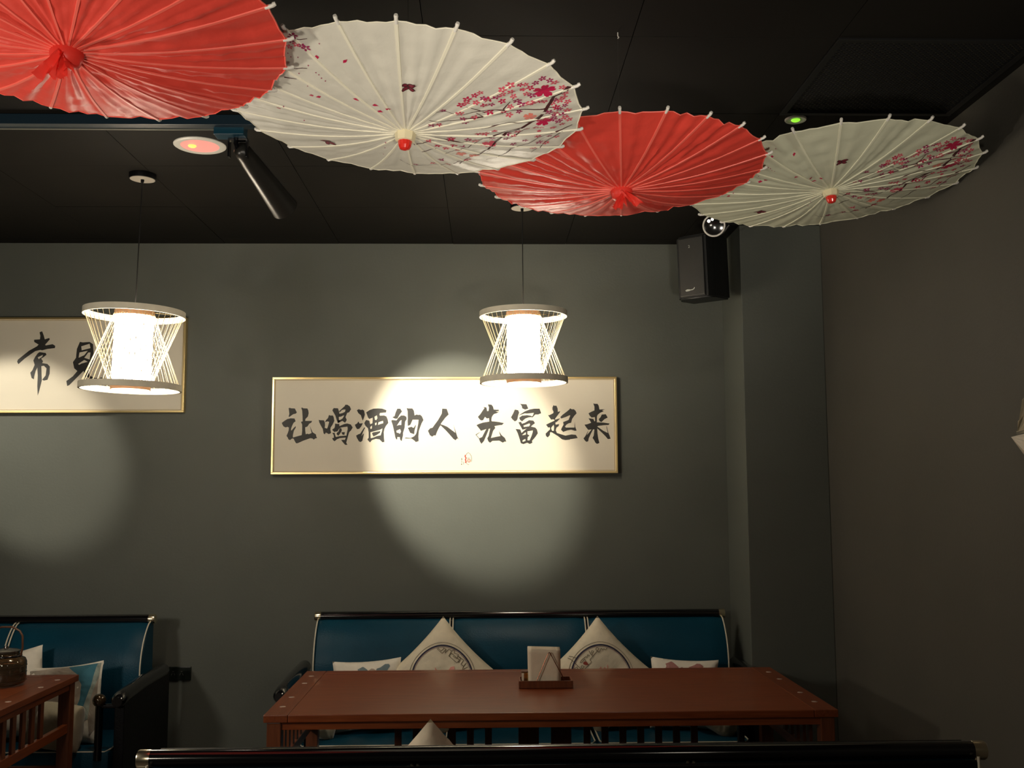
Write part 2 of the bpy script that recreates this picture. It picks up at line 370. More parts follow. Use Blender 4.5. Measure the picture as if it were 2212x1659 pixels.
# ------------------------------------------------------------ parasols
PRINT = {"br":[[0.0122,[[0.432,0.889],[0.377,0.854],[0.349,0.814],[0.282,0.809],[0.203,0.783],[0.122,0.745],[0.076,0.709],[0.036,0.666],[-0.016,0.612],[-0.038,0.573],[-0.093,0.546],[-0.168,0.52],[-0.283,0.476],[-0.392,0.412]]],[0.0033,[[0.221,0.782],[0.233,0.626],[0.262,0.543],[0.272,0.46],[0.257,0.395],[0.234,0.298],[0.266,0.232],[0.273,0.178]]],[0.0028,[[0.267,0.542],[0.325,0.572],[0.376,0.591]]],[0.0028,[[0.209,0.545],[0.195,0.479],[0.207,0.435],[0.246,0.396]]],[0.0028,[[0.207,0.435],[0.183,0.353],[0.158,0.276],[0.162,0.187],[0.171,0.138]]],[0.0033,[[0.076,0.709],[0.096,0.634],[0.112,0.577],[0.086,0.5],[0.046,0.428]]],[0.0044,[[0.036,0.666],[0.003,0.583],[-0.046,0.539],[-0.077,0.471],[-0.115,0.385],[-0.136,0.321],[-0.095,0.24],[-0.039,0.166]]],[0.0028,[[-0.089,0.529],[-0.102,0.437],[-0.224,0.356],[-0.338,0.218]]],[0.0044,[[-0.056,0.968],[-0.103,0.903],[-0.127,0.835],[-0.185,0.769],[-0.26,0.72],[-0.294,0.626],[-0.246,0.523],[-0.339,0.465]]],[0.0044,[[-0.118,0.904],[-0.222,0.867],[-0.33,0.804],[-0.441,0.751]]],[0.0028,[[-0.518,0.327],[-0.577,0.27],[-0.618,0.188],[-0.653,0.104],[-0.671,0.008],[-0.585,-0.068]]],[0.0033,[[-0.628,0.307],[-0.518,0.327],[-0.41,0.382],[-0.336,0.447]]],[0.0022,[[-0.18,0.04],[-0.109,0.124],[-0.103,0.194],[-0.118,0.274]]],[0.0022,[[-0.304,0.081],[-0.236,0.167]]],[0.0033,[[0.349,0.814],[0.343,0.782],[0.357,0.754]]],[0.0022,[[0.24,0.445],[0.291,0.384],[0.316,0.34]]],[0.0022,[[0.229,0.847],[0.232,0.792],[0.219,0.76]]],[0.0022,[[0.011,0.691],[-0.079,0.633],[-0.134,0.595]]],[0.0022,[[-0.294,0.626],[-0.401,0.589],[-0.474,0.53],[-0.532,0.47]]],[0.0033,[[0.782,-0.564],[0.791,-0.523],[0.8,-0.483],[0.814,-0.451]]],[0.0028,[[0.555,-0.583],[0.557,-0.539],[0.571,-0.506],[0.573,-0.48]]],[0.0022,[[0.449,-0.618],[0.449,-0.587],[0.46,-0.548]]]],"big":[[0.421,0.759,0.066,0],[0.304,0.69,0.035,1],[0.155,0.698,0.042,2],[0.069,0.783,0.052,0],[-0.201,0.474,0.052,1],[-0.358,0.315,0.038,2],[-0.411,0.394,0.035,2],[0.449,0.64,0.021,1],[0.005,0.503,0.019,1],[-0.048,0.851,0.024,1],[-0.076,0.766,0.015,1],[-0.271,0.291,0.015,1]],"sm":[[0.452,0.413],[0.429,0.384],[0.397,0.345],[0.357,0.34],[0.338,0.313],[0.363,0.393],[0.401,0.43],[0.389,0.457],[0.33,0.475],[0.328,0.437],[0.51,0.568],[0.474,0.528],[0.506,0.62],[0.504,0.652],[0.508,0.709],[0.545,0.743],[0.521,0.787],[0.493,0.816],[0.44,0.577],[0.392,0.593],[0.356,0.533],[0.341,0.615],[0.291,0.579],[0.306,0.638],[0.405,0.664],[0.381,0.693],[0.314,0.741],[0.299,0.769],[0.466,0.681],[0.406,0.499],[0.424,0.53],[0.255,0.306],[0.277,0.216],[0.249,0.467],[0.238,0.549],[0.202,0.386],[0.132,0.337],[0.186,0.325],[0.121,0.192],[0.114,0.153],[0.192,0.579],[0.214,0.633],[0.363,0.877],[0.286,0.864],[0.267,0.91],[0.229,0.847],[0.269,0.821],[0.17,0.909],[0.125,0.88],[0.187,0.807],[0.156,0.843],[0.081,0.907],[0.079,0.839],[0.046,0.877],[0.048,0.939],[-0.015,0.906],[-0.013,0.744],[-0.02,0.779],[-0.003,0.692],[-0.037,0.642],[-0.091,0.616],[-0.054,0.58],[-0.153,0.766],[-0.184,0.84],[-0.21,0.89],[-0.203,0.693],[-0.273,0.787],[-0.3,0.832],[-0.355,0.751],[-0.24,0.624],[-0.13,0.577],[-0.114,0.495],[-0.029,0.452],[-0.021,0.412],[-0.126,0.396],[-0.101,0.355],[-0.082,0.257],[-0.208,0.321],[-0.19,0.274],[-0.242,0.226],[-0.196,0.18],[-0.109,0.124],[-0.596,0.138],[-0.59,0.232],[-0.64,0.029],[-0.467,0.191],[-0.497,0.357],[0.431,0.854],[0.318,0.877],[0.302,0.829],[0.202,0.867],[0.234,0.897],[0.127,0.829],[0.756,-0.511],[0.755,-0.479],[0.784,-0.534],[0.742,-0.461],[0.73,-0.552],[0.821,-0.514]],"pet":[[0.685,-0.414],[0.679,-0.274],[0.312,-0.49],[0.314,-0.452],[0.343,-0.249],[0.302,-0.15],[0.281,-0.082],[0.242,-0.128],[0.064,-0.71]],"dots":[[0.647,-0.558],[0.648,-0.52],[0.598,-0.471],[0.509,-0.53],[0.785,-0.396],[0.674,-0.571],[0.543,-0.438],[0.528,-0.424],[0.502,-0.414],[0.479,-0.396],[0.402,-0.499],[0.113,-0.674],[-0.032,-0.581],[-0.178,-0.127],[-0.292,-0.139],[-0.428,-0.159]],"bf":[[0.505,0.036],[-0.344,-0.487]]}
NR = 22
def cone_z(r, R, dep): return -dep * (1 - r / R) - .012 * math.sin(min(1, r / R) * PI)
def make_parasol(label, pose, s, red, dep, seed, tipc):
    rnd = random.Random(seed); R = .42 * s
    c = (Vector(pose[:3]) - Vector((0, 0, 1.4))) * s + CAM
    N = Vector((pose[3], pose[4], 1)).normalized(); e1 = (Vector((1, 0, 0)) - N * N.x).normalized(); e2 = N.cross(e1)
    A = Matrix((e1, e2, N)).transposed() @ Matrix.Rotation(pose[5], 3, 'Z')
    t = thing('parasol', label, 'parasol', c, 0, 'oiled paper parasols hung point down from the ceiling')
    t.rotation_mode = 'QUATERNION'; t.rotation_quaternion = A.to_quaternion()
    # cloth
    na, nr = 10, 22; bm = bmesh.new(); grid = []
    fold = [[rnd.uniform(-1, 1) for _ in range(4)] for _ in range(NR)]
    def surf(k, u, r):
        a = 2 * PI * (k + u) / NR
        edge = 1 - .019 * math.sin(PI * u)
        rr = r * (edge if r > .9 else 1 - (1 - edge) * (r / .9) ** 6 if r > .5 else 1)
        fo = fold[k % NR]
        wr = ((.0050 if red else .0036) * math.sin(PI * u)) * (fo[0] * math.sin(2 * PI * u + fo[1]) + fo[2] * math.sin(5 * PI * u + 3 * r)) * min(1, r * 1.6)
        x, y = rr * R * math.cos(a), rr * R * math.sin(a)
        wr += (.0042 if red else .0032) * math.sin(PI * u) * noise.noise(Vector((x * 30, y * 30, seed)))
        wr += (.0040 if red else .0026) * math.sin(PI * u) * noise.noise(Vector((rr * 60, a * 6, seed)))
        return Vector((x, y, cone_z(rr * R, R, dep) + .0016 * math.sin(PI * u) * r + wr))
    for k in range(NR):
        for i in range(na):
            grid.append([bm.verts.new(surf(k, i / na, .045 + .955 * (j / nr))) for j in range(nr + 1)])
    m_ = len(grid)
    for i in range(m_):
        g, h_ = grid[i], grid[(i + 1) % m_]
        for j in range(nr): bm.faces.new((g[j], g[j + 1], h_[j + 1], h_[j]))
    GP = [[v.co.copy() for v in g] for g in grid]
    fab = M['red'] if red else (M['silk'] if seed != 4 else M['silk2'])
    cl = obj('canopy', bm, fab, t, smooth=True)
    # hem
    bm = bmesh.new()
    pts = [surf(k, i / 6, 1.0) for k in range(NR) for i in range(6)]; pts.append(pts[0])
    tube(bm, pts, .0017, 5, cap=False)
    obj('hem', bm, M['redr'] if red else (M['silkr'] if seed != 4 else M['silkr2']), t)
    # ribs with pale tips
    bm = bmesh.new()
    prof = [(.03 * R + (R * 1.005 - .03 * R) * j / 10) for j in range(11)]
    L = []
    for r in prof:
        z = cone_z(r, R, dep)
        wd = .0030 + .0020 * r / R
        L.append([bm.verts.new((r, wd, z + .002)), bm.verts.new((r, wd * .62, z - .0020)), bm.verts.new((r, -wd * .62, z - .0020)), bm.verts.new((r, -wd, z + .002))])
    for p, q_ in zip(L, L[1:]):
        for k in range(3): bm.faces.new((p[k], p[k + 1], q_[k + 1], q_[k]))
    rib0 = obj('rib', bm, M['redr'] if red else (M['silkr'] if seed != 4 else M['silkr2']), t)
    bm = bmesh.new(); tube(bm, [(R * .985, 0, -.001), (R * 1.02, 0, .002), (R * 1.025, 0, .0045), (R * 1.035, 0, .006)], [.0042, .0042, .0050, .0040], 8)
    tip0 = obj('rib_tip', bm, tipc, rib0, smooth=True)
    for k in range(1, NR):
        r2 = rib0.copy(); COL.objects.link(r2); r2.rotation_euler = (0, 0, 2 * PI * k / NR)
        t2 = tip0.copy(); COL.objects.link(t2); t2.parent = r2
    # shaft up to the ceiling
    sh = N * 1.0; za = -dep
    topz = za + .17
    bm = bmesh.new(); tube(bm, [(0, 0, za - .005), (0, 0, topz - .001)], .006, 8); obj('shaft', bm, M['rim'], t)
    hk = Vector((.36, 2.655, ZC - .003)) if seed == 3 else Vector((c.x, c.y, ZC - .001))
    bm = bmesh.new(); tube(bm, [Vector((0, 0, topz)), A.inverted() @ (hk - c)], .0003, 4); obj('hanging_line', bm, M['cord'], t)
    if seed == 3:
        bm = bmesh.new(); A3 = A.inverted(); tube(bm, [A3 @ (hk - c + Vector(o_)) for o_ in ((0, 0, .003), (0, 0, -.008), (.003, 0, -.012), (0, 0, -.015))], .0016, 6); obj('ceiling_hook', bm, M['whitep'], t)
    if red:
        bm = bmesh.new(); lathe(bm, [(0, za + .012), (.030, za + .010), (.033, za - .006), (.027, za - .024), (.016, za - .030), (0, za - .030)], 20)
        for v in bm.verts: v.co += Vector((noise.noise(v.co * 60) * .003, noise.noise(v.co * 60 + Vector((5, 0, 0))) * .003, 0))
        obj('wrapped_knob', bm, M['ribbon'], t, smooth=True)
        Ai = A.inverted()
        for q_ in range(4):
            bm = bmesh.new(); rows = []
            dx = rnd.uniform(-.020, .012) if q_ < 3 else (.045 if seed == 3 else -.028); ln = rnd.uniform(.035, .055); wd = .022 if q_ < 3 else .034
            for j in range(7):
                f = j / 6; row = []
                for i in range(6):
                    g = i / 5 - .5
                    pw = Vector((dx * f + g * wd * (.45 + .9 * f), -.018 - .006 * q_ + .008 * math.sin(7 * g + q_ * 2 + 3 * f), -.012 - ln * f + (.006 * math.sin(9 * g) if j == 6 else 0)))
                    row.append(bm.verts.new(Vector((0, 0, za)) + Ai @ pw))
                rows.append(row)
            for a_, b_ in zip(rows, rows[1:]):
                for i in range(5): bm.faces.new((a_[i], a_[i + 1], b_[i + 1], b_[i]))
            obj('ribbon_tail', bm, M['ribbon'], t, smooth=True)
    else:
        bm = bmesh.new(); lathe(bm, [(0, za + .012), (.026, za + .012), (.026, za - .003), (.0235, za - .020), (.020, za - .021), (0, za - .021)], 8)
        obj('collar', bm, M['ivory'], t)
        bm = bmesh.new(); n = 12; rg = []
        for r, z in ((.0165, -.019), (.0150, -.032), (.0115, -.040), (.004, -.043)):
            rg.append([bm.verts.new(((r * (1 + .06 * (k % 2))) * math.cos(2 * PI * k / 24), (r * (1 + .06 * (k % 2))) * math.sin(2 * PI * k / 24), za + z)) for k in range(24)])
        for a_, b_ in zip(rg, rg[1:]):
            for k in range(24): bm.faces.new((a_[k], a_[(k + 1) % 24], b_[(k + 1) % 24], b_[k]))
        bm.faces.new(rg[0]); bm.faces.new(rg[-1])
        obj('finial', bm, M['redpl'], t)
        # printed blossom
        bm = bmesh.new()
        def on(u, v):
            r = min(.995, max(.046, math.hypot(u, v))); a = (math.atan2(v, u) / (2 * PI) * NR) % NR
            gi = a * na; i0 = int(gi) % m_; fi = gi - int(gi); gj = (r - .045) / .955 * nr; j0 = min(int(gj), nr - 1); fj = gj - j0
            A_, B_ = GP[i0], GP[(i0 + 1) % m_]
            p = (A_[j0] * (1 - fj) + A_[j0 + 1] * fj) * (1 - fi) + (B_[j0] * (1 - fj) + B_[j0 + 1] * fj) * fi; p.z -= .0008
            d = min(a % 1, 1 - (a % 1)) * 2 * PI / NR * r * R  # the print rides over the ribs
            if d < .0056: p.z -= .0020
            return p
        def sub(pts, mx=.03):
            out = [pts[0]]
            for a_, b_ in zip(pts, pts[1:]):
                n_ = max(1, int(math.hypot(b_[0] - a_[0], b_[1] - a_[1]) / mx))
                out += [(a_[0] + (b_[0] - a_[0]) * i / n_, a_[1] + (b_[1] - a_[1]) * i / n_) for i in range(1, n_ + 1)]
            return out
        for w_, pts in PRINT['br']: ribbon(bm, sub(pts), max(.0085, w_ * 2.0), on, 0, True)
        def flower(x, y, r, mi, n=5, ph=0, notch=.62):
            L_ = []
            for k in range(n * 8):
                a = 2 * PI * k / (n * 8) + ph; pt = abs(math.cos(n * a / 2 - n * ph / 2))
                rad = r * (.42 + .58 * pt ** .6) * (1 - .16 * (pt > .985))
                L_.append((x + rad * math.cos(a), y + rad * math.sin(a)))
            cv = bm.verts.new(on(x, y)); vs = [bm.verts.new(on(*p)) for p in L_]
            for k in range(len(vs)):
                f = bm.faces.new((cv, vs[k], vs[(k + 1) % len(vs)])); f.material_index = mi
        for x, y, r, m2 in PRINT['big']: flower(x, y, r, 1 + m2, ph=rnd.random() * 6)
        for i, (x, y) in enumerate(PRINT['sm']):
            r = rnd.uniform(.018, .026); ph = rnd.random() * 6; mi = rnd.choice((1, 2, 4, 4, 2))
            for k in range(5):
                a = ph + 2 * PI * k / 5; cx, cy = x + r * .62 * math.cos(a), y + r * .62 * math.sin(a)
                poly(bm, [[(cx + r * .47 * (math.cos(b) * math.cos(a) - .62 * math.sin(b) * math.sin(a)), cy + r * .47 * (math.cos(b) * math.sin(a) + .62 * math.sin(b) * math.cos(a))) for b in [2 * PI * j / 7 for j in range(7)]]], on, mi)
        for x, y in PRINT['pet']:
            a = rnd.random() * 6; r = .019
            poly(bm, [[(x + r * math.cos(a), y + r * math.sin(a)), (x + .5 * r * math.cos(a + 1.9), y + .5 * r * math.sin(a + 1.9)), (x - r * .8 * math.cos(a), y - r * .8 * math.sin(a)), (x + .6 * r * math.cos(a - 1.6), y + .6 * r * math.sin(a - 1.6))]], on, 1)
        for x, y in PRINT['dots']: poly(bm, [[(x + .006 * math.cos(b), y + .004 * math.sin(b)) for b in (0, 1.5, 3, 4.5)]], on, 4)
        for (x, y), ro in zip(PRINT['bf'], (0.2, 1.2)):
            for da, rl in ((.6, .040), (2.1, .034), (3.6, .036), (5.3, .030)):
                a = da + ro; cx, cy = x + rl * .6 * math.cos(a), y + rl * .6 * math.sin(a)
                lp = [(cx + rl * .62 * (math.cos(b) * math.cos(a) - .62 * math.sin(b) * math.sin(a)), cy + rl * .62 * (math.cos(b) * math.sin(a) + .62 * math.sin(b) * math.cos(a))) for b in [2 * PI * j / 12 for j in range(12)]]
                poly(bm, [lp], on, 5); ribbon(bm, lp + [lp[0]], .005, lambda u, v: on(u, v) + Vector((0, 0, -.0004)), 0)
            for s_ in (-.25, .25): ribbon(bm, [(x, y), (x - .03 * math.cos(ro + 1.35 + s_), y + .03 * math.sin(ro + 1.35 + s_)), (x - .048 * math.cos(ro + 1.2 + s_ * 2), y + .048 * math.sin(ro + 1.2 + s_ * 2))], .004, on, 0)
        obj('blossom_print', bm, [M['branch'], M['crim'], M['pink'], M['coral'], M['plum'], mat('butterfly_print', (.22, .02, .04), .6)], t, kind='stuff')
    return t
wt = M['whitep']
make_parasol('red silk parasol at the top left corner, red ribbon at its point', [-0.8164, 1.9402, 2.3121, .0384, .0804, -1.0927], 1.03, True, .060, 1, wt)
make_parasol('large ivory parasol with cherry blossoms, between the two red ones', [-0.1886, 2.3614, 2.3049, .0436, .0534, -1.5444], 1.03, False, .061, 2, wt)
make_parasol('red silk parasol between the two ivory blossom parasols', [0.3968, 2.909, 2.334, -.0172, .0508, -1.7058], 1.02, True, .063, 3, wt)
make_parasol('ivory blossom parasol at the right end of the row, above the corner speaker', [1.0274, 2.9439, 2.318, -.0454, .0758, -1.8238], 1.085, False, .036, 4, wt)

# ------------------------------------------------------------ calligraphy scrolls
def scroll(label, x0, x1, z0, z1, chars, extra=None):
    cx, cz = (x0 + x1) / 2, z0
    t = thing('calligraphy_scroll', label, 'wall art', (cx, YW, z0)); W2, H = (x1 - x0) / 2, z1 - z0
    boxo('backing_board', (-W2 + .004, W2 - .004, -.022, 0, .004, H - .004), M['black'], t)
    boxo('paper_panel', (-W2 + .008, W2 - .008, -.026, -.022, .008, H - .008), M['paper'], t)
    bm = bmesh.new(); b = .010
    for d in ((-W2, W2, H - b, H), (-W2, W2, 0, b), (-W2, -W2 + b, b, H - b), (W2 - b, W2, b, H - b)):
        box(bm, d[0], d[1], -.034, -.0, d[2], d[3], bev=.0012)
    obj('frame', bm, M['gold'], t)
    bm = bmesh.new(); b0, b1 = .013, .0155
    for d in ((-W2 + b0, W2 - b0, H - b1, H - b0), (-W2 + b0, W2 - b0, b0, b1), (-W2 + b0, -W2 + b1, b1, H - b1), (W2 - b1, W2 - b0, b1, H - b1)):
        box(bm, d[0], d[1], -.0266, -.0255, d[2], d[3])
    obj('border_line', bm, mat('border_line', (.45, .33, .14), .6), t)
    def P(u, v): # picture pixel to the paper
        p = at(u, v, Y=YW - .0262); return Vector((p.x - cx, -.0268, p.z - z0))
    for (ox, oy, sc), polys in chars:
        bm = bmesh.new()
        for loops in polys:
            if isinstance(loops[0][0], (int, float)): loops = [loops]
            poly(bm, loops, lambda u, v: P(ox + u / sc, oy + v / sc))
        obj('brush_character', bm, M['ink'], t)
    if extra: extra(t, P)
    return t
Z1 = (580, 860, 9.759); Z2 = (760, 860, 9.217); Z3 = (980, 860, 9.76); Z4 = (1160, 860, 9.758); Z5 = (0, 640, 5.267)
CH = [
 (Z1, [[(425,210),(455,205),(475,215),(555,218),(598,300),(580,325),(520,340),(440,398),(425,388),(440,330)],
  [(280,522),(335,480),(400,440),(470,425),(550,430),(572,488),(530,520),(500,580),(478,640),(475,680),(490,678),(540,620),(575,592),(578,615),(550,665),(535,690),(515,780),(515,830),(700,780),(710,700),(710,560),(685,500),(720,490),(718,380),(710,260),(690,205),(715,200),(735,215),(820,218),(840,260),(848,320),(830,390),(780,440),(775,480),(920,480),(905,515),(860,540),(820,600),(775,615),(775,680),(785,760),(820,750),(850,760),(910,735),(870,580),(930,720),(1000,765),(1008,810),(1025,840),(985,850),(955,875),(925,850),(880,845),(740,895),(640,940),(600,955),(575,945),(545,890),(530,855),(500,850),(455,885),(420,870),(410,840),(380,795),(405,740),(425,680),(430,620),(400,605),(365,618),(320,600),(295,560)]]),
 (Z1, [[(1060,455),(1085,465),(1170,468),(1190,520),(1192,580),(1185,625),(1225,640),(1300,640),(1320,735),(1275,760),(1210,725),(1185,765),(1160,740),(1145,650),(1105,580),(1070,510)],
  [(1275,355),(1310,370),(1355,365),(1375,400),(1388,480),(1350,560),(1310,620),(1305,660),(1235,645),(1255,590),(1280,500),(1240,490),(1190,510),(1215,460),(1255,420)],
  [(1345,255),(1375,210),(1465,215),(1485,280),(1495,340),(1480,400),(1485,460),(1510,500),(1465,530),(1440,470),(1410,370),(1370,300)],
  [(1490,275),(1560,210),(1605,170),(1620,140),(1665,140),(1715,175),(1740,235),(1700,300),(1660,310),(1625,400),(1650,460),(1615,520),(1555,480),(1500,510),(1465,520),(1470,465),(1510,460),(1560,430),(1595,370),(1580,365),(1530,390),(1480,395),(1480,335),(1560,315),(1610,290),(1625,245),(1590,240),(1550,250),(1500,300)],
  [(1405,535),(1460,545),(1490,540),(1495,590),(1600,545),(1660,535),(1735,555),(1775,620),(1740,680),(1700,720),(1680,790),(1650,900),(1640,940),(1665,985),(1615,985),(1560,920),(1530,880),(1610,880),(1640,800),(1670,650),(1665,600),(1590,610),(1530,620),(1490,640),(1455,700),(1385,715),(1340,665),(1390,630),(1400,590)],
  [(1500,630),(1540,640),(1545,690),(1500,760),(1470,795),(1435,760),(1440,735),(1480,700)], [(1535,720),(1610,715),(1600,775),(1560,770)],
  [(1345,735),(1395,730),(1405,780),(1420,820),(1500,800),(1640,790),(1650,830),(1500,845),(1440,870),(1395,910),(1365,890),(1340,845),(1380,835),(1375,780)]]),
 (Z2, [[(100,240),(140,220),(180,235),(215,228),(245,250),(260,330),(240,400),(215,450),(200,400),(180,340),(130,300)],
  [(60,530),(105,505),(130,465),(155,505),(220,500),(190,560),(150,610),(105,618),(75,570)],
  [(85,745),(140,715),(165,710),(250,580),(265,590),(225,670),(190,760),(235,700),(240,720),(210,850),(175,875),(140,860),(100,790)],
  [[(285,285),(350,240),(430,210),(520,205),(600,208),(690,240),(680,285),(560,295),(550,330),(560,350),(640,345),(690,365),(715,430),(727,495),(680,550),(650,610),(635,680),(640,800),(648,870),(610,880),(580,850),(550,820),(480,810),(400,835),(365,882),(330,850),(310,820),(335,790),(335,680),(320,600),(270,550),(248,500),(270,455),(290,435),(350,450),(360,500),(370,520),(410,500),(415,440),(415,390),(345,415),(320,380),(300,320)],
   [(450,370),(500,340),(510,400),(485,440),(460,430)], [(530,480),(600,455),(625,455),(625,500),(570,515),(520,535)], [(460,495),(495,485),(490,530),(465,545)], [(365,580),(400,545),(400,600),(375,620)], [(370,680),(480,650),(560,630),(610,600),(600,660),(575,740),(500,755),(420,790),(375,800)]],
  [(400,700),(430,680),(570,655),(560,690),(500,730),(430,765)]]),
 (Z2, [[(905,210),(965,210),(1000,265),(950,330),(905,410),(860,410),(805,380),(850,360),(870,290)],
  [[(785,450),(805,435),(890,445),(920,400),(980,345),(1040,345),(1085,370),(1090,420),(1060,470),(1050,590),(1020,690),(1020,740),(990,860),(960,820),(955,775),(905,775),(905,810),(890,830),(865,780),(840,650),(815,540)], [(895,550),(960,450),(990,435),(985,535),(940,535)], [(885,650),(960,615),(980,660),(960,710),(920,690),(895,690)]],
  [(1090,195),(1120,205),(1205,205),(1235,250),(1250,345),(1290,325),(1320,335),(1360,330),(1395,360),(1427,435),(1390,500),(1360,580),(1335,650),(1325,760),(1330,855),(1275,875),(1240,840),(1190,805),(1110,805),(1045,800),(1075,785),(1170,795),(1240,760),(1275,720),(1290,680),(1320,520),(1330,430),(1210,430),(1165,530),(1115,555),(1110,470),(1115,400),(1110,260)],
  [(1115,590),(1190,570),(1220,590),(1235,590),(1270,530),(1275,545),(1250,640),(1240,720),(1160,690)]]),
 (Z2, [[(1800,208),(1890,215),(1928,325),(1860,390),(1785,490),(1770,520),(1830,540),(1900,570),(1980,630),(2060,690),(2020,520),(2080,700),(2105,780),(2130,825),(2100,800),(2065,840),(2020,810),(1960,740),(1870,640),(1765,540),(1740,580),(1700,660),(1668,745),(1635,740),(1600,768),(1555,740),(1515,650),(1560,600),(1605,590),(1715,440),(1790,310)]]),
 (Z3, [[(720,130),(800,140),(830,180),(845,240),(900,245),(950,245),(955,268),(880,285),(930,290),(965,285),(900,320),(850,335),(820,370),(800,410),(795,470),(805,490),(860,492),(960,505),(1000,515),(1060,525),(1020,565),(950,572),(860,590),(878,630),(830,690),(800,790),(785,840),(900,815),(985,800),(950,690),(1010,780),(1080,840),(1110,915),(1070,915),(1035,940),(960,895),(820,900),(765,942),(730,910),(708,850),(735,800),(770,640),(735,650),(730,680),(640,900),(585,965),(555,920),(530,850),(600,820),(660,700),(690,650),(575,690),(530,630),(480,570),(530,545),(620,515),(750,495),(745,420),(700,430),(660,395),(620,465),(575,470),(540,440),(510,395),(560,340),(620,250),(650,210),(620,185),(690,195),(700,240),(705,275),(735,270),(745,200)],
  [(460,770),(545,720),(548,728),(480,775),(540,845),(530,850)]]),
 (Z3, [[(1400,118),(1440,125),(1535,130),(1572,220),(1505,242),(1445,215),(1435,165)], [(1290,240),(1360,255),(1380,305),(1360,360),(1345,440),(1330,470),(1290,492),(1240,450),(1208,405),(1250,330)],
  [(1360,370),(1500,280),(1600,240),(1700,222),(1810,222),(1845,318),(1780,345),(1720,345),(1665,405),(1630,400),(1670,370),(1690,310),(1600,320),(1540,325),(1500,320),(1430,345)],
  [(1380,415),(1440,370),(1550,360),(1620,370),(1670,395),(1580,405),(1510,430),(1440,490),(1400,460)],
  [[(1365,510),(1420,500),(1440,540),(1500,520),(1590,465),(1680,475),(1715,528),(1660,570),(1630,600),(1720,620),(1755,660),(1775,740),(1720,820),(1650,900),(1660,940),(1605,968),(1550,940),(1470,970),(1415,950),(1390,860),(1350,740),(1305,650),(1350,655),(1405,660),(1430,735),(1480,690),(1530,650),(1555,640),(1450,665),(1425,620),(1390,560)], [(1470,580),(1600,530),(1610,560),(1590,595),(1500,605),(1480,610)], [(1440,780),(1500,730),(1525,720),(1520,770),(1470,780)], [(1450,890),(1510,860),(1515,900),(1455,925)], [(1555,700),(1670,680),(1665,720),(1640,800),(1600,890),(1555,890),(1560,820),(1600,790),(1555,760)]]]),
 (Z4, [[[(345,150),(365,160),(410,160),(435,220),(440,290),(490,275),(480,300),(430,370),(385,430),(380,455),(430,440),(490,425),(430,490),(385,520),(395,560),(465,545),(455,590),(410,620),(395,680),(420,735),(500,760),(600,790),(730,765),(820,775),(858,840),(740,860),(700,865),(640,930),(690,875),(600,885),(530,870),(440,800),(310,720),(275,720),(270,780),(225,830),(190,800),(180,750),(240,690),(275,660),(270,615),(235,620),(190,560),(270,520),(360,480),(375,460),(340,445),(300,455),(260,400),(230,355),(260,360),(340,320),(350,290),(325,240),(325,200)], [(300,620),(350,560),(360,600),(355,690),(320,690),(300,650)]],
  [(490,400),(540,350),(620,290),(680,240),(700,215),(730,235),(780,235),(815,270),(835,320),(780,380),(740,440),(720,520),(670,530),(620,560),(590,600),(610,620),(700,620),(790,620),(795,495),(805,600),(835,685),(800,690),(720,665),(640,680),(550,712),(505,665),(530,610),(560,560),(550,505),(590,490),(665,460),(700,370),(690,360),(600,400),(510,430)]]),
 (Z4, [[(1185,112),(1220,120),(1275,120),(1300,160),(1315,240),(1435,235),(1370,260),(1410,275),(1330,310),(1280,350),(1265,380),(1260,510),(1400,515),(1530,535),(1510,565),(1420,570),(1290,585),(1270,600),(1300,620),(1400,690),(1490,735),(1462,600),(1470,590),(1500,720),(1530,790),(1550,855),(1495,865),(1440,800),(1360,720),(1270,640),(1275,740),(1290,850),(1315,945),(1265,965),(1230,940),(1200,880),(1170,840),(1195,790),(1210,660),(1180,660),(1130,760),(1090,850),(1080,910),(1040,922),(1005,890),(980,850),(1025,790),(1070,700),(1080,690),(1050,780),(1120,700),(1150,660),(1080,670),(1040,620),(1000,560),(1060,550),(1140,520),(1120,480),(1085,425),(1130,430),(1190,440),(1210,490),(1225,480),(1220,400),(1150,410),(1110,370),(1085,320),(1140,290),(1210,260),(1210,180)],
  [(1365,345),(1450,340),(1490,410),(1420,445),(1360,505),(1320,490),(1300,445),(1340,400)]]),
]
CH1 = [
 (Z5, [[(450,410),(480,398),(500,450),(510,490),(560,475),(568,490),(515,550),(520,560),(600,545),(630,565),(625,590),(540,600),(500,610),(480,615),(460,610),(400,625),(280,710),(210,773),(195,745),(205,720),(330,620),(420,570),(440,550),(390,520),(388,495),(455,490),(460,450)],
  [[(450,635),(520,645),(530,665),(500,690),(470,710),(490,740),(480,760),(540,770),(568,800),(565,880),(540,950),(500,960),(480,950),(520,900),(530,820),(500,790),(470,795),(475,960),(450,1060),(430,1130),(425,1020),(430,900),(425,810),(405,850),(390,910),(385,945),(360,930),(345,870),(370,840),(395,780),(380,730),(400,690),(430,650)], [(430,695),(490,665),(480,690),(440,715)]]]),
 (Z5, [[[(910,518),(940,525),(1020,520),(1060,545),(1065,640),(1060,750),(1030,820),(1000,830),(950,850),(880,920),(790,1010),(765,1022),(755,965),(830,910),(880,850),(845,820),(830,750),(865,700),(875,600)], [(925,570),(1020,540),(1030,590),(930,615)], [(905,640),(1000,620),(960,670),(895,700)], [(1005,640),(1030,640),(1020,720),(960,700)], [(890,770),(960,725),(1000,745),(930,765),(900,780)]],
  [(950,845),(1000,830),(1020,900),(1080,930),(1180,925),(1175,965),(1100,975),(1030,950),(985,910),(985,960),(965,900)]]),
]
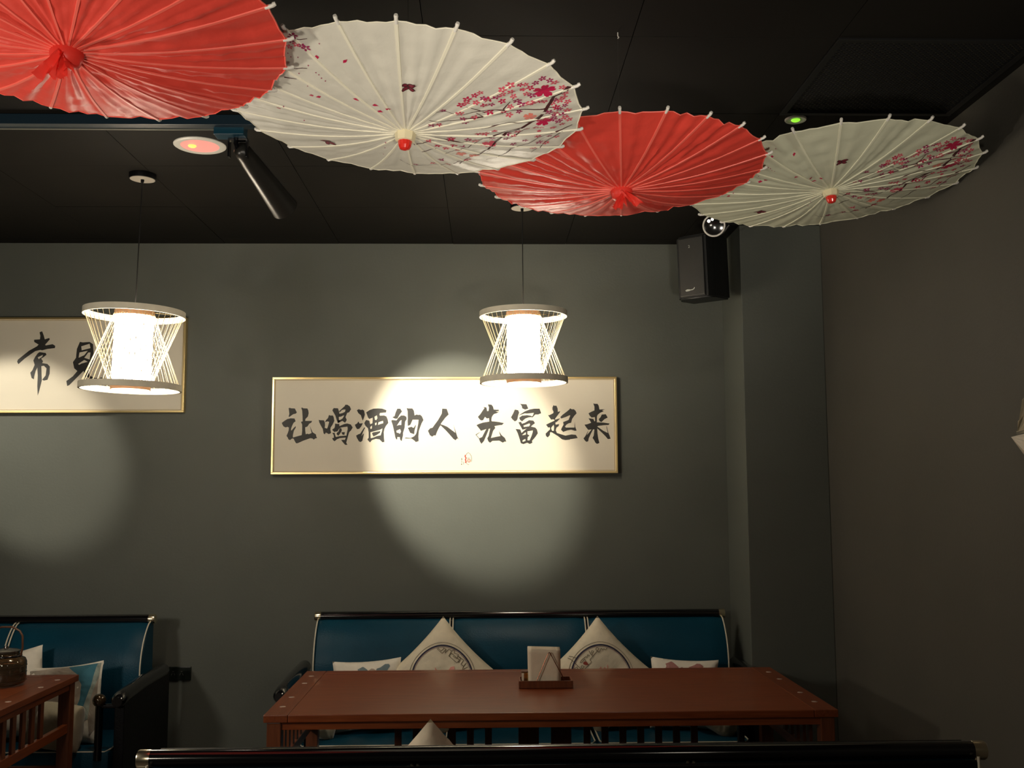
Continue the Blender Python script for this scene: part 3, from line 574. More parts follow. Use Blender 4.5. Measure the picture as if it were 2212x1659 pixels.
def seal(t, P):
    bm = bmesh.new(); f = lambda u, v: P(980 + u / 9.76, 860 + v / 9.76)
    for pts, w_ in (([(250,1195),(240,1230),(262,1260),(248,1300),(262,1340),(245,1365)], 26), (arc(322, 1318, 30, 0, 2 * PI), 12), ([(310,1320),(335,1325)], 8)): ribbon(bm, pts, w_, f, 1)
    for pts, w_ in ((arc(310, 1275, 1, 0, 1, 1), 1), ([(265,1200),(275,1170),(305,1150),(340,1170),(370,1220),(380,1280),(370,1345)], 9), ([(262,1350),(275,1385),(300,1400),(325,1400)], 7), ([(285,1265),(340,1262)], 9), ([(165,1265),(172,1290),(165,1310)], 14), ([(168,1335),(170,1355)], 14), ([(155,1395),(178,1392)], 18), ([(210,1340),(210,1400)], 7)): ribbon(bm, pts, w_, f, 0)
    obj('red_seal', bm, [mat('seal_brown', (.12, .09, .04), .7), M['seal']], t)
q0, q1 = at(589, 815, Y=YW - .03), at(1335, 1022, Y=YW - .03)
scroll('long framed calligraphy scroll behind the right pendant, nine black characters and a small red seal', q0.x, q1.x, q1.z, q0.z, CH, seal)
q0, q1 = at(0, 685.5, Y=YW - .03), at(396.5, 891, Y=YW - .03)
scroll('framed calligraphy scroll cut by the left edge, behind the left pendant', -3.55, q1.x, q1.z, q0.z, CH1)

# wall socket
s0, s1_ = at(357, 1440, Y=YW), at(413, 1469, Y=YW)
t = thing('wall_socket', 'small black double wall socket between the two sofas', 'socket', ((s0.x + s1_.x) / 2, YW, (s0.z + s1_.z) / 2))
W2, H2 = (s1_.x - s0.x) / 2, (s0.z - s1_.z) / 2
boxo('cover_plate', (-W2, W2, -.009, 0, -H2, H2), mat('socket_black', (.008, .012, .009), .3), t, bev=.003)
bm = bmesh.new()
for cx in (-.022, .018):
    for dx, rz in ((-.006, .5), (.006, -.5)): box(bm, -.001, .001, -.0098, -.0088, -.006, .004, M=Matrix.Translation((cx + dx, 0, -.002)) @ Matrix.Rotation(rz, 4, 'Y'))
    box(bm, cx - .003, cx + .003, -.0098, -.0088, .009, .011)
obj('slots', bm, mat('slot_grey', (.12, .12, .11), .4), t)

# ------------------------------------------------------------ sofas
SEAT = .475
PROF = [(.020, .925), (-.020, .930), (-.050, .915), (-.085, .880), (-.115, .835), (-.135, .78), (-.142, .72), (-.138, .64), (-.120, .55), (-.095, .47), (-.085, .43)]
BACKP = [(.020, .925), (.024, .80), (.022, .6), (.020, .43)]
def smoothp(pr, n=4):
    out = []
    for i in range(len(pr) - 1):
        p0, p1, p2, p3 = pr[max(i - 1, 0)], pr[i], pr[i + 1], pr[min(i + 2, len(pr) - 1)]
        for j in range(n):
            t_ = j / n
            out.append(tuple(.5 * (2 * p1[c] + (p2[c] - p0[c]) * t_ + (2 * p0[c] - 5 * p1[c] + 4 * p2[c] - p3[c]) * t_ ** 2 + (3 * p1[c] - p0[c] - 3 * p2[c] + p3[c]) * t_ ** 3) for c in (0, 1)))
    return out + [pr[-1]]
PS = smoothp(PROF)
def cushion_back(name, xa, xb, t, m=None):
    bm = bmesh.new(); loop = PS + [(.020, .43)]
    n = 14; rows = []
    for i in range(n + 1):
        f = i / n; x = xa + (xb - xa) * f; e = min(f, 1 - f) * (xb - xa); ins = .010 * max(0, 1 - e / .02) ** 2 if e < .02 else 0
        row = []
        for (y, z) in loop:
            yy = y + ins if y < .0 else y
            yy += -.003 * noise.noise(Vector((x * 7, z * 9, xa))) * (1 if y < -.03 else 0)
            row.append(bm.verts.new((x, yy, z - ins * .4)))
        rows.append(row)
    L_ = len(loop)
    for a_, b_ in zip(rows, rows[1:]):
        for k in range(L_): bm.faces.new((a_[k], a_[(k + 1) % L_], b_[(k + 1) % L_], b_[k]))
    bm.faces.new(rows[0]); bm.faces.new(rows[-1])
    return obj(name, bm, m or M['teal'], t, smooth=True)
def piping_along(t, x, pr, r=.0032, dx=0):
    bm = bmesh.new(); tube(bm, [(x, y - .0015 if y < 0 else y, z + .0015) for y, z in pr], r, 6); return obj('piping', bm, M['pipe'], t)
def sofa(label, xa, xb, seams, yrail, flip=False, arms=True, back_pip=False, zr=.944, dz=0):
    cx = (xa + xb) / 2; W2 = (xb - xa) / 2
    t = thing('sofa', label, 'sofa', (cx, yrail, 0), PI if flip else 0, 'teal leather sofas with black frames')
    sg = -1 if flip else 1
    loc = lambda x: (x - cx) * sg
    bm = bmesh.new(); tube(bm, [(-W2 + .028, 0, zr), (W2 - .028, 0, zr)], .021, 24); obj('top_rail', bm, M['black'], t, smooth=True)
    for s in (-1, 1):
        bm = bmesh.new(); q_ = Matrix.Translation((s * (W2 - .028), 0, zr)) @ Matrix.Rotation(s * PI / 2, 4, 'Y')
        lathe(bm, [(0, -.002), (.0215, -.002), (.0215, .024), (.0200, .027), (.0, .028)], 32, q_)
        obj('rail_cap', bm, M['steel'], t, smooth=True)
    sx = sorted([loc(s) for s in seams]); edges = [-W2 + .012] + sx + [W2 - .012]
    for a_, b_ in zip(edges, edges[1:]):
        c_ = cushion_back('back_cushion', a_ + .004, b_ - .004, t); c_.location.z = dz
        for x in (a_ + .007, b_ - .007): piping_along(t, x, PS).location.z = dz
    bm = bmesh.new(); box(bm, -W2 + .03, W2 - .03, .021, .036, .10, .915, bev=.004); obj('back_panel', bm, M['blackm'], t)
    if back_pip:
        bm = bmesh.new(); tube(bm, [(-W2 + .045, -.020, .937), (W2 - .045, -.020, .937)], .012, 12); obj('back_roll', bm, M['blackm'], t, smooth=True)
        for s in (-1, 1):
            bm = bmesh.new(); tube(bm, [(s * (W2 - .032), .036, .925), (s * (W2 - .032), .040, .6), (s * (W2 - .032), .036, .12)], .0032, 6); obj('piping', bm, M['pipe'], t)
    # seat
    for a_, b_ in zip(edges, edges[1:]):
        bm = bmesh.new(); vs = box(bm, a_ + .003, b_ - .003, -.50, -.095, .30, SEAT, bev=.022)
        obj('seat_cushion', bm, M['teal'], t, smooth=True)
        bm = bmesh.new(); tube(bm, [(a_ + .012, -.11, SEAT + .001), (a_ + .010, -.47, SEAT + .001), (a_ + .024, -.492, SEAT - .004), (b_ - .024, -.492, SEAT - .004), (b_ - .010, -.47, SEAT + .001), (b_ - .012, -.11, SEAT + .001)], .0032, 6)
        obj('piping', bm, M['pipe'], t)
    bm = bmesh.new(); box(bm, -W2 + .01, W2 - .01, -.49, .02, .12, .298, bev=.004); obj('seat_base', bm, mat('navy_leather', (.003, .030, .052), .5), t)
    for s in (-1, 1):
        for y in (-.46, -.02):
            bm = bmesh.new(); tube(bm, [(s * (W2 - .06), y, FZ), (s * (W2 - .05), y, .121)], [.014, .022], 12); obj('leg', bm, M['black'], t)
    if arms:
        for s in (-1, 1):
            x = s * (W2 + .042)
            bm = bmesh.new(); tube(bm, [(x, -.01, .715), (x, -.30, .712), (x, -.52, .700), (x, -.575, .690), (x, -.590, .688)], [.030, .030, .030, .029, .020], 16); a_ = obj('arm_roll', bm, M['black'], t, smooth=True)
            bm = bmesh.new(); box(bm, x - .020, x + .020, -.56, .03, .18, .70, bev=.004); obj('arm_panel', bm, M['blackm'], t)
            xi = s * (W2 - .060)
            bm = bmesh.new(); tube(bm, [(xi, -.50, .44), (xi, -.50, .662)], .016, 12); tube(bm, [(x, -.50, .655), (xi, -.50, .655)], .010, 8); obj('front_post', bm, M['black'], t, smooth=True)
            bm = bmesh.new(); bmesh.ops.create_uvsphere(bm, u_segments=20, v_segments=12, radius=.027)
            for v in bm.verts: v.co += Vector((xi, -.505, .679))
            obj('ball_finial', bm, mat('dark_bronze', (.05, .030, .012), .16, metal=.5, coat=.6), t, smooth=True)
            bm = bmesh.new(); tube(bm, [(x, .0, FZ), (x, .0, .19)], .016, 10); tube(bm, [(x, -.53, FZ), (x, -.53, .19)], .016, 10); obj('arm_leg', bm, M['black'], t)
    return t
sofa('teal leather sofa with cream piping against the wall behind the long table', -.805, 1.127, [-.163, .466], 4.884)
sofa('teal leather sofa cut by the left edge, beyond the left table', -3.46, -1.527, [-2.150, -2.80], 4.83)
sofa('dark sofa seen from behind at the bottom edge, black rail with metal end caps', -.785, 1.144, [-.163, .466], 2.388, flip=True, back_pip=True, zr=.930, dz=-.03)

# ------------------------------------------------------------ tables
TS = .936
def near(p): return CAM + (Vector(p) - CAM) * TS
def make_table():
    x0, x1, y0, y1, zt = -1.0135, 1.0135, -.44, .435, .75
    t = thing('table', 'long red-brown wooden table carrying the napkin holder', 'table', near((.2325, 4.12, 0)), 0, 'red-brown wooden tables in front of the sofas'); t.scale = (TS,) * 3
    b = .085
    boxo('border_board', (x0, x0 + b, y0, y1, zt - .0265, zt), M['wood_e'], t, bev=.003)
    boxo('border_board', (x1 - b, x1, y0, y1, zt - .0265, zt), M['wood_e'], t, bev=.003)
    boxo('border_board', (x0 + b + .0006, x1 - b - .0006, y0, y0 + .055, zt - .0265, zt), M['wood'], t, bev=.003)
    boxo('border_board', (x0 + b + .0006, x1 - b - .0006, y1 - .055, y1, zt - .0265, zt), M['wood'], t, bev=.003)
    n = 4; ya, yb = y0 + .056, y1 - .056
    for i in range(n):
        boxo('tabletop_plank', (x0 + b + .001, x1 - b - .001, ya + (yb - ya) * i / n, ya + (yb - ya) * (i + 1) / n, zt - .0255, zt - .0008), M['wood'], t, bev=.0004)
    zi = zt - .0275; za = .695
    boxo('apron', (x0 + .05, x1 - .05, y0 + .018, y0 + .040, za, zi), M['wood'], t, bev=.002)
    boxo('apron', (x0 + .05, x1 - .05, y1 - .040, y1 - .018, za, zi), M['wood'], t, bev=.002)
    boxo('apron', (x0 + .015, x0 + .038, y0 + .05, y1 - .05, za, zi), M['wood_e'], t, bev=.002)
    boxo('apron', (x1 - .038, x1 - .015, y0 + .05, y1 - .05, za, zi), M['wood_e'], t, bev=.002)
    for sx in (0, 1):
        for sy in (0, 1):
            xa = x0 + .010 if sx == 0 else x1 - .060; ya_ = y0 + .012 if sy == 0 else y1 - .062
            boxo('leg', (xa, xa + .050, ya_, ya_ + .050, -.0615, zi), M['woodd'], t, bev=.003)
    for sx in (0, 1):
        xa = x0 + .016 if sx == 0 else x1 - .038
        boxo('side_rail', (xa, xa + .022, y0 + .062, y1 - .062, .520, .556), M['wood_e'], t, bev=.002)
        for y in (-.19, -.11, -.03, .05, .13):
            boxo('slat', (xa + .005, xa + .017, y - .015, y + .015, .555, za + .002), M['woodd'], t, bev=.001)
        boxo('side_rail', (xa, xa + .022, y0 + .062, y1 - .062, .16, .20), M['wood_e'], t, bev=.002)
    boxo('long_rail', (x0 + .06, x1 - .06, y1 - .045, y1 - .025, .34, .38), M['wood'], t, bev=.002)
    sl = [(.0756 * i, .028) for i in range(7)]
    px = [-.613 + .0775 * i for i in range(6)]
    cxs = [(x, .030) for x in px] + [(-.052, .088), (.088, .088)] + [(.200 + .0775 * i, .030) for i in range(7)]
    for x, w_ in cxs:
        boxo('slat', (x - w_ / 2, x + w_ / 2, y1 - .041, y1 - .029, .379, za + .002), M['woodd'], t, bev=.001)
    bm = bmesh.new(); lathe(bm, [(0, zt + .0012), (.009, zt + .0012), (.0115, zt + .0002), (.0115, zt - .003)], 20)
    capm = mat('pale_bolt_cap', (.60, .42, .34), .25, metal=.3)
    c0 = None
    for x in (x0 + .040, x1 - .040):
        for y in (-.300, -.130, .150, .310):
            if c0 is None: c0 = obj('bolt_cap', bm, capm, t, smooth=True); c = c0
            else: c = c0.copy(); COL.objects.link(c)
            c.location = (x, y, 0)
    return t
tb = make_table()
tb2 = copy_tree(tb); tb2.location = near((-1.748 - 1.0135, 4.085, 0))
tb2['label'] = 'red-brown wooden table cut by the left edge, carrying the glass jar'

# ------------------------------------------------------------ napkin holder
nh = thing('napkin_holder', 'small wooden tray with a wire triangle standing on the long table', 'napkin holder', near((.2315, 4.165, .7508)), 0); nh.scale = (TS,) * 3
T0 = M['woodd']
boxo('tray_base', (-.100, .106, -.045, .045, .001, .008), M['wood'], nh, bev=.001)
for d in ((-.104, .110, -.050, -.044), (-.104, .110, .044, .050)): boxo('tray_side', (*d, 0, .028), M['woodd'], nh, bev=.001)
for d in ((-.104, -.096, -.0435, .0435), (.102, .110, -.0435, .0435)): boxo('tray_side', (*d, 0, .028), M['wood'], nh, bev=.001)
for y in (-.030, .030):
    bm = bmesh.new(); tube(bm, [(-.040, y, .010), (.014, y, .132), (.0175, y, .1355), (.021, y, .132), (.086, y, .010)], .0017, 6); obj('wire_triangle', bm, mat('copper_wire', (.16, .05, .02), .3, metal=.6), nh)
nk = thing('napkin_stack', 'upright stack of cream paper napkins held by the wire triangle', 'napkins', near((.2315, 4.165, .7595))); nk.scale = (TS,) * 3
for i in range(9):
    bm = bmesh.new(); y = -.022 + i * .0052; g = [[None] * 9 for _ in range(9)]
    x0_, x1_ = -.066 + .001 * (i % 3), .062 + .0012 * ((i * 2) % 3); hz = .139 + .0015 * (i / 8 * 3 + i % 2)
    for a_ in range(9):
        for b_ in range(9):
            u, v = a_ / 8, b_ / 8
            yy = y + .003 * math.sin(u * 7 + .5) * (1 - v) + .0015 * noise.noise(Vector((u * 3, v * 3, i))) + (-.004 * (1 - v) * math.sin(u * 9) if i == 0 else 0)
            g[a_][b_] = bm.verts.new((x0_ + (x1_ - x0_) * u - .002 * v, yy, .0005 + hz * v - .004 * u * v))
    for a_ in range(8):
        for b_ in range(8): bm.faces.new((g[a_][b_], g[a_ + 1][b_], g[a_ + 1][b_ + 1], g[a_][b_ + 1]))
    o = obj('napkin', bm, M['tissue'], nk, smooth=True)
    md = o.modifiers.new('thick', 'SOLIDIFY'); md.thickness = .0018
th_ = thing('toothpick_box', 'little brass and ivory toothpick box at the left end of the tray', 'box', near((.2315 - .080, 4.165, .7595))); th_.scale = (TS,) * 3
boxo('shell', (-.013, .013, -.016, .016, 0, .047), M['brass'], th_, bev=.002)
boxo('label_strip', (-.0125, -.0035, -.0172, -.016, .002, .045), M['tissue'], th_)
boxo('lid', (-.0138, .0138, -.0168, .0168, .047, .051), M['woodd'], th_, bev=.001)

# ------------------------------------------------------------ glass jar with bamboo handle
jc = at(2, 1484, Z=.75); jc.z = .7508; jc.y += .03
j = thing('glass_jar', 'brown-tinted glass tea jar with a wooden hoop handle on the left table', 'jar', near(jc)); j.scale = (TS,) * 3
gm = mat('smoky_glass', (.30, .21, .12), .04, trans=.92)
lm = mat('amber_tea', (.12, .075, .025), .15, trans=.3)
bm = bmesh.new(); lathe(bm, [(0, .004), (.062, .004), (.076, .012), (.080, .030), (.080, .092), (.074, .106), (.058, .114), (.052, .122), (.052, .134), (.048, .134), (.048, .122), (.055, .112), (.071, .104), (.076, .090), (.076, .030), (.070, .014), (0, .010)], 40)
obj('jar_body', bm, gm, j, smooth=True)
bm = bmesh.new(); lathe(bm, [(0, .011), (.069, .0145), (.0745, .03), (.0745, .072), (0, .072)], 32); obj('tea', bm, lm, j, smooth=True)
bm = bmesh.new(); lathe(bm, [(0, .158), (.008, .156), (.010, .148), (.018, .146), (.044, .142), (.054, .138), (.054, .132), (0, .132)], 32); obj('jar_lid', bm, mat('jar_lid_dark', (.03, .022, .015), .25, coat=.5), j, smooth=True)
bm = bmesh.new()
for rz in (.020, .052, .078): tube(bm, arc(0, 0, .0805, 0, 2 * PI, 40) and [(.0803 * math.cos(2 * PI * i / 40), .0803 * math.sin(2 * PI * i / 40), rz) for i in range(41)], .0014, 5, cap=False)
obj('moulded_ridges', bm, gm, j, smooth=True)
bm = bmesh.new(); tube(bm, [(.058 * math.cos(2 * PI * i / 40), .058 * math.sin(2 * PI * i / 40), .118) for i in range(41)], .004, 8, cap=False); obj('neck_ring', bm, M['black'], j, smooth=True)
bm = bmesh.new(); tube(bm, [(.060, 0, .118), (.066, 0, .150), (.064, 0, .195), (.052, 0, .216), (.022, 0, .232), (-.022, 0, .232), (-.052, 0, .216), (-.064, 0, .195), (-.066, 0, .150), (-.060, 0, .118)], .0062, 8, flat=.6); obj('hoop_handle', bm, mat('handle_wood', (.11, .045, .022), .4), j, smooth=True)

# ------------------------------------------------------------ cushions
def cushion(name, label, loc, s, thick, rot, m, seed=0, group='loose cushions on the sofas', deco=None, ears=.035, sag=.07, ay=1.0):
    t = thing(name, label, 'cushion', loc, 0, group)
    Q = Matrix.Rotation(rot[2], 4, 'Z') @ Matrix.Rotation(rot[0], 4, 'X') @ Matrix.Rotation(rot[1], 4, 'Y')
    t.rotation_euler = Q.to_euler()
    def P(u, v, side=-1, off=0):
        e = (1 - (1 - u * u) * 0)
        x = s * u * (1 - sag * (1 - v * v)); z = s * ay * v * (1 - sag * (1 - u * u))
        k = (max(0, 1 - u ** 4) * max(0, 1 - v ** 4)) ** .62
        dd = max(0, (abs(u) + abs(v) - 1.0))
        wr = .005 * noise.noise(Vector((u * 3, v * 3, seed * 3.7))) + .0035 * noise.noise(Vector((u * 9, v * 9, seed * 1.3)))
        rad = .0028 * math.sin(14 * math.atan2(v, u) + seed) * max(0, math.hypot(u, v) - .75)
        return Vector((x, side * (thick * k + (wr + rad * 2) * k + off + .0025), z))
    n = 30; bm = bmesh.new()
    for side in (-1, 1):
        g = [[bm.verts.new(P(-1 + 2 * i / n, -1 + 2 * k_ / n, side)) for k_ in range(n + 1)] for i in range(n + 1)]
        for i in range(n):
            for k_ in range(n): bm.faces.new((g[i][k_], g[i + 1][k_], g[i + 1][k_ + 1], g[i][k_ + 1]))
    bmesh.ops.remove_doubles(bm, verts=bm.verts, dist=.0052)
    obj('cover', bm, m, t, smooth=True)
    if deco: deco(t, P, s)
    return t
def roundel(lines, blots, flip_u=False):
    c45 = math.sqrt(.5)
    def f(t, P, s):
        # roundel coordinates: a right, b up (screen aligned diamond), unit = outer ring radius
        RU = .152 / s
        def on(a, b, off=.0028):
            u = (a - b) * c45 * RU; v = (a + b) * c45 * RU
            return P(u, v, -1, off)
        bm = bmesh.new(); fn = lambda a, b: on(a, b)
        ribbon(bm, arc(0, 0, 1.0, 0, 2 * PI, 90), .011, fn, 1); ribbon(bm, arc(0, 0, .915, 0, 2 * PI, 90), .042, fn, 0); ribbon(bm, arc(0, 0, .868, 0, 2 * PI, 90), .010, fn, 2)
        for l in lines: ribbon(bm, subl(l, .03), .016, fn, 1)
        for mi, l in blots:
            polyfine(bm, l, lambda a, b: on(a, b, .0036), mi, 1)
        obj('printed_roundel', bm, [M['navy'], M['linep'], mat('purple_line_print', (.22, .10, .16), .8), M['maroon'], M['pinkp']], t)
    return f
n1 = lambda l: [((x - 1450) / 242, (567 - y) / 242) for x, y in l]
n2 = lambda l: [((x - 725) / 566, (716 - y) / 566) for x, y in l]
F1 = [n1(l) for l in ([(1408,368),(1448,402),(1478,372),(1455,362)], [(1478,372),(1470,400),(1500,372),(1520,385),(1500,420),(1560,470),(1590,440),(1560,415)], [(1520,385),(1545,375),(1540,400),(1575,410),(1560,440),(1530,420)], [(1575,425),(1610,450),(1590,480),(1610,495),(1630,470)], [(1610,495),(1600,520),(1640,500)], [(1500,420),(1520,400),(1585,455),(1570,470)], [(1415,363),(1440,385),(1465,365)])]
B1 = [(4, n1([(1500,520),(1515,500),(1540,495),(1545,515),(1525,540)])), (4, n1([(1395,500),(1410,520),(1440,540),(1420,560),(1400,540)])), (4, n1([(1440,560),(1480,545),(1500,590),(1460,610),(1430,590)]))]
F2 = [n2(l) for l in ([(850,250),(820,285),(790,265),(770,285),(740,255),(700,325),(670,295),(700,260),(665,240),(640,270),(670,300),(530,445),(560,480),(420,620)], [(590,330),(600,300),(570,290),(560,320),(580,335),(575,380),(540,330),(520,295)], [(510,390),(525,370),(490,360),(485,410),(460,390),(380,450),(360,490),(390,490),(440,430),(460,470),(450,490)], [(370,560),(390,540),(430,560),(400,590),(370,570)], [(260,590),(300,560),(320,600),(290,640),(330,650),(350,620),(380,650),(360,680)], [(180,370),(230,380),(300,410)], [(160,400),(200,420),(260,480),(330,560),(450,660)])]
B2 = [(3, n2([(410,495),(440,470),(475,480),(510,530),(460,535),(420,520)])), (4, n2([(750,610),(790,570),(830,620),(820,680),(760,700),(730,650)])), (4, n2([(690,600),(720,560),(745,610),(735,660),(690,640)])), (4, n2([(830,560),(845,520),(850,580),(840,620)])), (4, n2([(850,660),(910,640),(880,680),(840,690)]))]
lean = -.20
cushion('diamond_cushion', 'cream cushion on its corner with fretwork roundel, left behind the long table', (-.196, 4.650, .704), .186, .060, (lean, PI / 4, 0), M['cream'], 1, deco=roundel(F1, B1))
cushion('diamond_cushion', 'cream cushion on its corner with pink lotus roundel, behind the napkin holder', (.504, 4.650, .701), .186, .060, (lean, PI / 4, .02), M['cream'], 2, deco=roundel(F2, B2))
def floral(pal, seed):
    def f(t, P, s):
        rnd = random.Random(seed); bm = bmesh.new()
        for i in range(26):
            cu, cv = rnd.uniform(-.8, .8), rnd.uniform(-.8, .8); r = rnd.uniform(.06, .2); mi = rnd.randrange(len(pal)); n = 14; ph = rnd.random() * 6
            lp = [(max(-.95, min(.95, cu + r * (1 + .35 * math.sin(3 * 2 * PI * k / n + ph)) * math.cos(2 * PI * k / n))), max(-.95, min(.95, cv + r * .8 * (1 + .35 * math.sin(2 * 2 * PI * k / n)) * math.sin(2 * PI * k / n)))) for k in range(n)]
            polyfine(bm, lp, lambda u, v: P(u, v, -1, .0014 + .00012 * i), mi, 3)
        obj('floral_print', bm, pal, t, kind='stuff')
    return f
GREYB = [mat('grey_blue_print', (.16, .22, .24), .85), mat('grey_print', (.34, .33, .30), .85), mat('warm_grey_print', (.45, .36, .29), .85)]
cushion('floral_cushion', 'white cushion with grey-blue flowers peeping at the left end of the middle sofa', (-.525, 4.63, .632), .152, .05, (lean, -.05, .05), M['white_l'], 3, deco=floral(GREYB, 4))
cushion('floral_cushion', 'white cushion with dusky pink flowers peeping at the right end of the middle sofa', (.880, 4.63, .625), .152, .05, (lean, .05, -.05), M['white_l'], 4, deco=floral([GREYB[2], mat('dusky_pink_print', (.40, .18, .16), .85), GREYB[1]], 5))
cushion('round_cushion', 'beige velvet cushion low at the left end of the middle sofa', (-.72, 4.52, .562), .085, .055, (-.1, .3, .2), M['beige'], 5, sag=.02)
cushion('round_cushion', 'beige velvet cushion low at the right end of the middle sofa', (1.020, 4.52, .562), .088, .055, (-.1, .5, -.3), M['beige'], 6, sag=.02)
# left sofa
cushion('square_cushion', 'plain white cushion behind the glass jar on the left sofa', (-2.08, 4.53, .655), .185, .06, (lean, -.18, .15), M['white_l'], 7)
def leafy(t, P, s):
    bm = bmesh.new()
    polyfine(bm, [(-.97,.9),(-.2,.97),(.15,.97),(.45,.75),(.62,.45),(.60,.1),(.45,-.3),(.15,-.65),(-.3,-.88),(-.97,-.9)], lambda u, v: P(u, v, -1, .0016), 1, 9)
    polyfine(bm, [(.15,.97),(.90,.95),(.84,.4),(.66,-.2),(.5,-.97),(-.97,-.97),(-.97,-.9),(-.3,-.88),(.15,-.65),(.45,-.3),(.60,.1),(.62,.45),(.45,.75)], lambda u, v: P(u, v, -1, .0016), 0, 9)
    polyfine(bm, [(.90,.95),(.97,.95),(.97,.6),(.85,.1),(.80,-.4),(.60,-.5),(.66,-.2),(.84,.4)], lambda u, v: P(u, v, -1, .0016), 2, 7)
    polyfine(bm, [(.97,.6),(.97,-.6),(.80,-.8),(.80,-.4),(.85,.1)], lambda u, v: P(u, v, -1, .0016), 1, 7)
    obj('leaf_print', bm, [mat('petrol_print', (.04, .16, .22), .85), mat('taupe_leaf_print', (.36, .31, .25), .85, var=.2, scale=25), mat('pale_vein_print', (.28, .33, .29), .85, var=.4, scale=30)], t)
cushion('floral_cushion', 'cushion with large taupe leaf on petrol blue at the right end of the left sofa', (-1.80, 4.50, .626), .170, .055, (lean, -.10, -.1), M['white_l'], 8, deco=leafy)
cushion('round_cushion', 'puffy beige velvet cushion beside the right arm of the left sofa', (-1.752, 4.345, .572), .093, .075, (0, .1, -.2), M['beige'], 9, sag=.01)
cushion('round_cushion', 'beige velvet cushion seen through the slats at the left edge', (-2.16, 4.36, .572), .095, .06, (0, .2, .1), M['beige'], 10, sag=.02)
# sofa in the foreground
cushion('diamond_cushion', 'pale cushion whose corner pokes above the black rail at the bottom', (-.140, 2.585, .727), .178, .060, (.12, PI / 4, .1), M['cream'], 11, sag=.05)

# ------------------------------------------------------------ speaker and dome camera
sc_ = at(1500, 580, Y=4.55)
sk = thing('wall_speaker', 'black box loudspeaker hung in the corner beneath the right parasol', 'speaker', (1.065, 4.735, 2.560)); sk.rotation_euler = (R_(3), 0, R_(-40))
bm = bmesh.new(); hw, hh, dp = .098, .148, .18
pf = [(-hw, .0), (-hw, -dp * .75), (-hw + .028, -dp), (hw - .028, -dp), (hw, -dp * .75), (hw, 0)]
lo = [bm.verts.new((x, y, -hh)) for x, y in pf]; up = [bm.verts.new((x, y, hh)) for x, y in pf]
for k in range(6): bm.faces.new((lo[k], lo[(k + 1) % 6], up[(k + 1) % 6], up[k]))
bm.faces.new(lo[::-1]); bm.faces.new(up)
bmesh.ops.bevel(bm, geom=list(bm.edges), offset=.008, segments=3, affect='EDGES')
obj('cabinet', bm, mat('speaker_black', (.007, .008, .008), .45), sk, smooth=True)
boxo('grille', (-hw + .034, hw - .034, -dp - .006, -dp + .001, -hh + .012, hh - .012), mat('speaker_grille', (.016, .016, .014), .5, bump=.15, bscale=500), sk, bev=.004)
def text(s_, size, loc, m, parent, name):
    c = bpy.data.curves.new(name, 'FONT'); c.body = s_; c.size = size; c.extrude = .0002; c.align_x = 'CENTER'
    o = bpy.data.objects.new(name, c); COL.objects.link(o)
    bpy.context.view_layer.update(); me = bpy.data.meshes.new_from_object(o); bpy.data.objects.remove(o)
    me.materials.clear(); me.materials.append(m); o = bpy.data.objects.new(name, me); COL.objects.link(o)
    o.parent = parent; o.location = loc; o.rotation_euler = (PI / 2, 0, 0); return o
bd = mat('badge_silver', (.75, .78, .72), .25, metal=.4)
text('2', .018, (-.006, -dp - .0068, .088), bd, sk, 'number_badge')
bm = bmesh.new(); f_ = lambda a, b: Vector((a, -dp - .0068, b))
poly(bm, [[(-.036, -.108), (-.026, -.103), (-.014, -.104), (-.006, -.108), (-.014, -.112), (-.030, -.113)]], f_); ribbon(bm, [(-.010, -.108), (.004, -.107), (.010, -.103), (.013, -.098)], .004, f_)
obj('logo_badge', bm, bd, sk)
bm = bmesh.new(); tube(bm, [(0, 0, .02), (0, .05, .02)], .016, 12); box(bm, -.03, .03, .045, .055, -.04, .07, bev=.002); obj('bracket', bm, M['black'], sk)
dm = at(1543, 484, Y=4.30)
dc = thing('dome_camera', 'white turret security camera peeking out below the right parasol', 'camera', (dm.x + .012, 4.35, ZC - .0015)); dc.scale = (.86,) * 3
lens_d = (CAM + Vector((-.5, 0, 0)) - Vector(dm)).normalized(); q = lens_d.to_track_quat('Z', 'Y').to_matrix().to_4x4(); off = Vector((0, 0, (dm.z - ZC) / .86 + .010))
bm = bmesh.new(); lathe(bm, [(0, 0), (.062, 0), (.064, -.010), (.060, -.022), (.046, -.034), (0, -.034)], 32); obj('mount_base', bm, M['whitep'], dc, smooth=True)
bm = bmesh.new(); lathe(bm, [(0, -.050), (.030, -.045), (.048, -.026), (.058, .0), (.0585, .022), (.056, .028), (.0515, .028), (.050, .024), (0, .024)], 32, Matrix.Translation(off) @ q); obj('eyeball_housing', bm, M['whitep'], dc, smooth=True)
bm = bmesh.new(); lathe(bm, [(0, .031), (.030, .030), (.049, .0262), (.049, .020)], 32, Matrix.Translation(off) @ q); obj('lens_window', bm, mat('black_glass', (.008, .008, .008), .08, coat=1), dc, smooth=True)
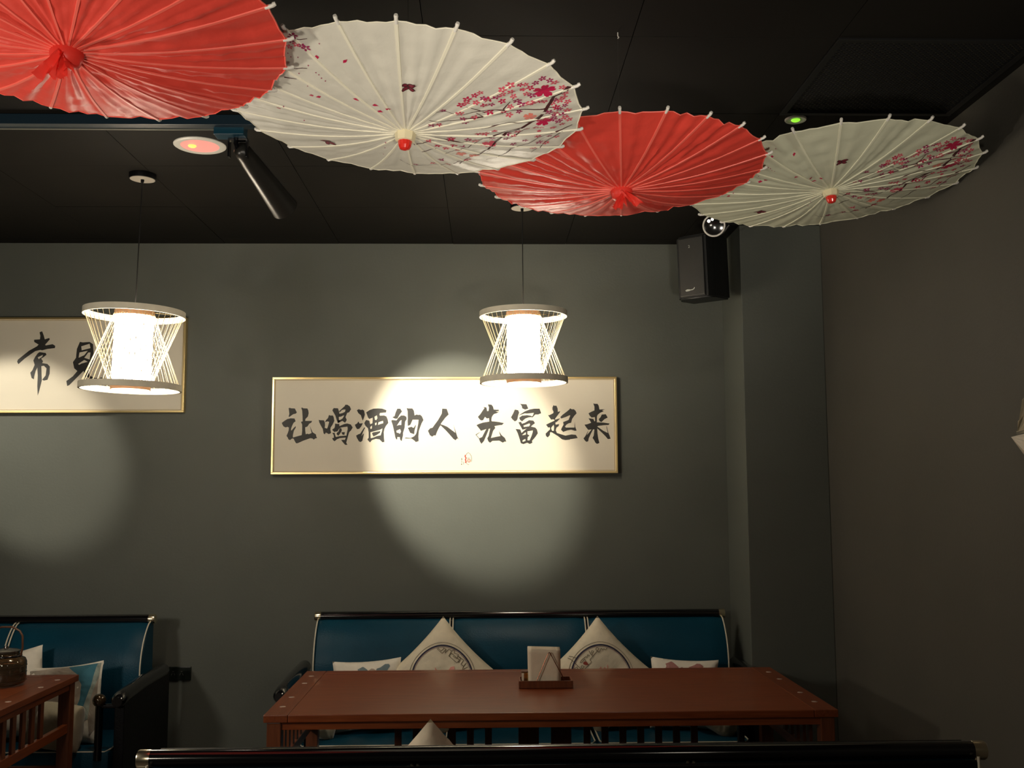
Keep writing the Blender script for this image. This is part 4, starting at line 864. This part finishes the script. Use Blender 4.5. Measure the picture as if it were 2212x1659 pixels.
for a_, b_, r in ((-.024, .024, .0085), (-.006, .031, .0075)):
    bm = bmesh.new(); lathe(bm, [(0, .0335), (r, .0315), (r, .027)], 16, Matrix.Translation(off) @ q @ Matrix.Translation((a_, b_, 0))); obj('led', bm, mat('led_glow', (1, .95, .9), .3, emit=(1, .95, .88), es=1.2), dc)
bm = bmesh.new()
box(bm, -.05, .10, -.012, .012, -.030, 0, bev=.003)
cb = thing('speaker_bracket', 'dark ceiling bracket between the camera and the pier', 'bracket', (1.13, 4.56, ZC - .0015))
obj('arm', bm, M['blackm'], cb)
bm = bmesh.new(); tube(bm, [(-.01, 0, -.03), (-.03, .03, -.06), (-.04, .06, -.065)], .005, 8); obj('cable_loop', bm, M['cord'], cb)

# ------------------------------------------------------------ ornaments at the right edge
def fan(label, ptip, pts, m, n, xo):
    t = thing('folded_fabric_ornament', label, 'ornament', (XR, ptip.y, ptip.z), 0, 'fabric ornaments on the right wall')
    bm = bmesh.new(); vs = []
    L_ = [Vector((xo, y, z)) for y, z in pts]
    tip = bm.verts.new((xo, 0, 0)); rim = []
    for k in range(n + 1):
        f = k / n * (len(L_) - 1); i = min(int(f), len(L_) - 2); p = L_[i].lerp(L_[i + 1], f - i)
        rim.append(bm.verts.new((p.x + (.010 if k % 2 else -.010), p.y, p.z)))
    for a_, b_ in zip(rim, rim[1:]): bm.faces.new((tip, a_, b_))
    o = obj('pleated_leaf', bm, m, t); md = o.modifiers.new('t', 'SOLIDIFY'); md.thickness = .003
    bm = bmesh.new(); tube(bm, [(-.0, -.20, -.005), (xo - .004, -.20, -.005)], .005, 8); obj('wall_pin', bm, M['brass'], t)
pt = at(2184, 944, X=XR - .03)
fan('white folded fabric wedge on the right wall at the picture edge, lower of two', pt, [(-.30, .02), (-.34, -.10), (-.30, -.20), (-.20, -.148)], M['white_l'], 10, -.03)
pt2 = at(2196, 938, X=XR - .022)
fan('grey crumpled fabric piece above the white wedge at the right edge', pt2, [(-.035, .035), (-.06, .095), (-.12, .16), (-.22, .22), (-.30, .16), (-.30, .03), (-.02, .008)], M['beige'], 12, -.022)
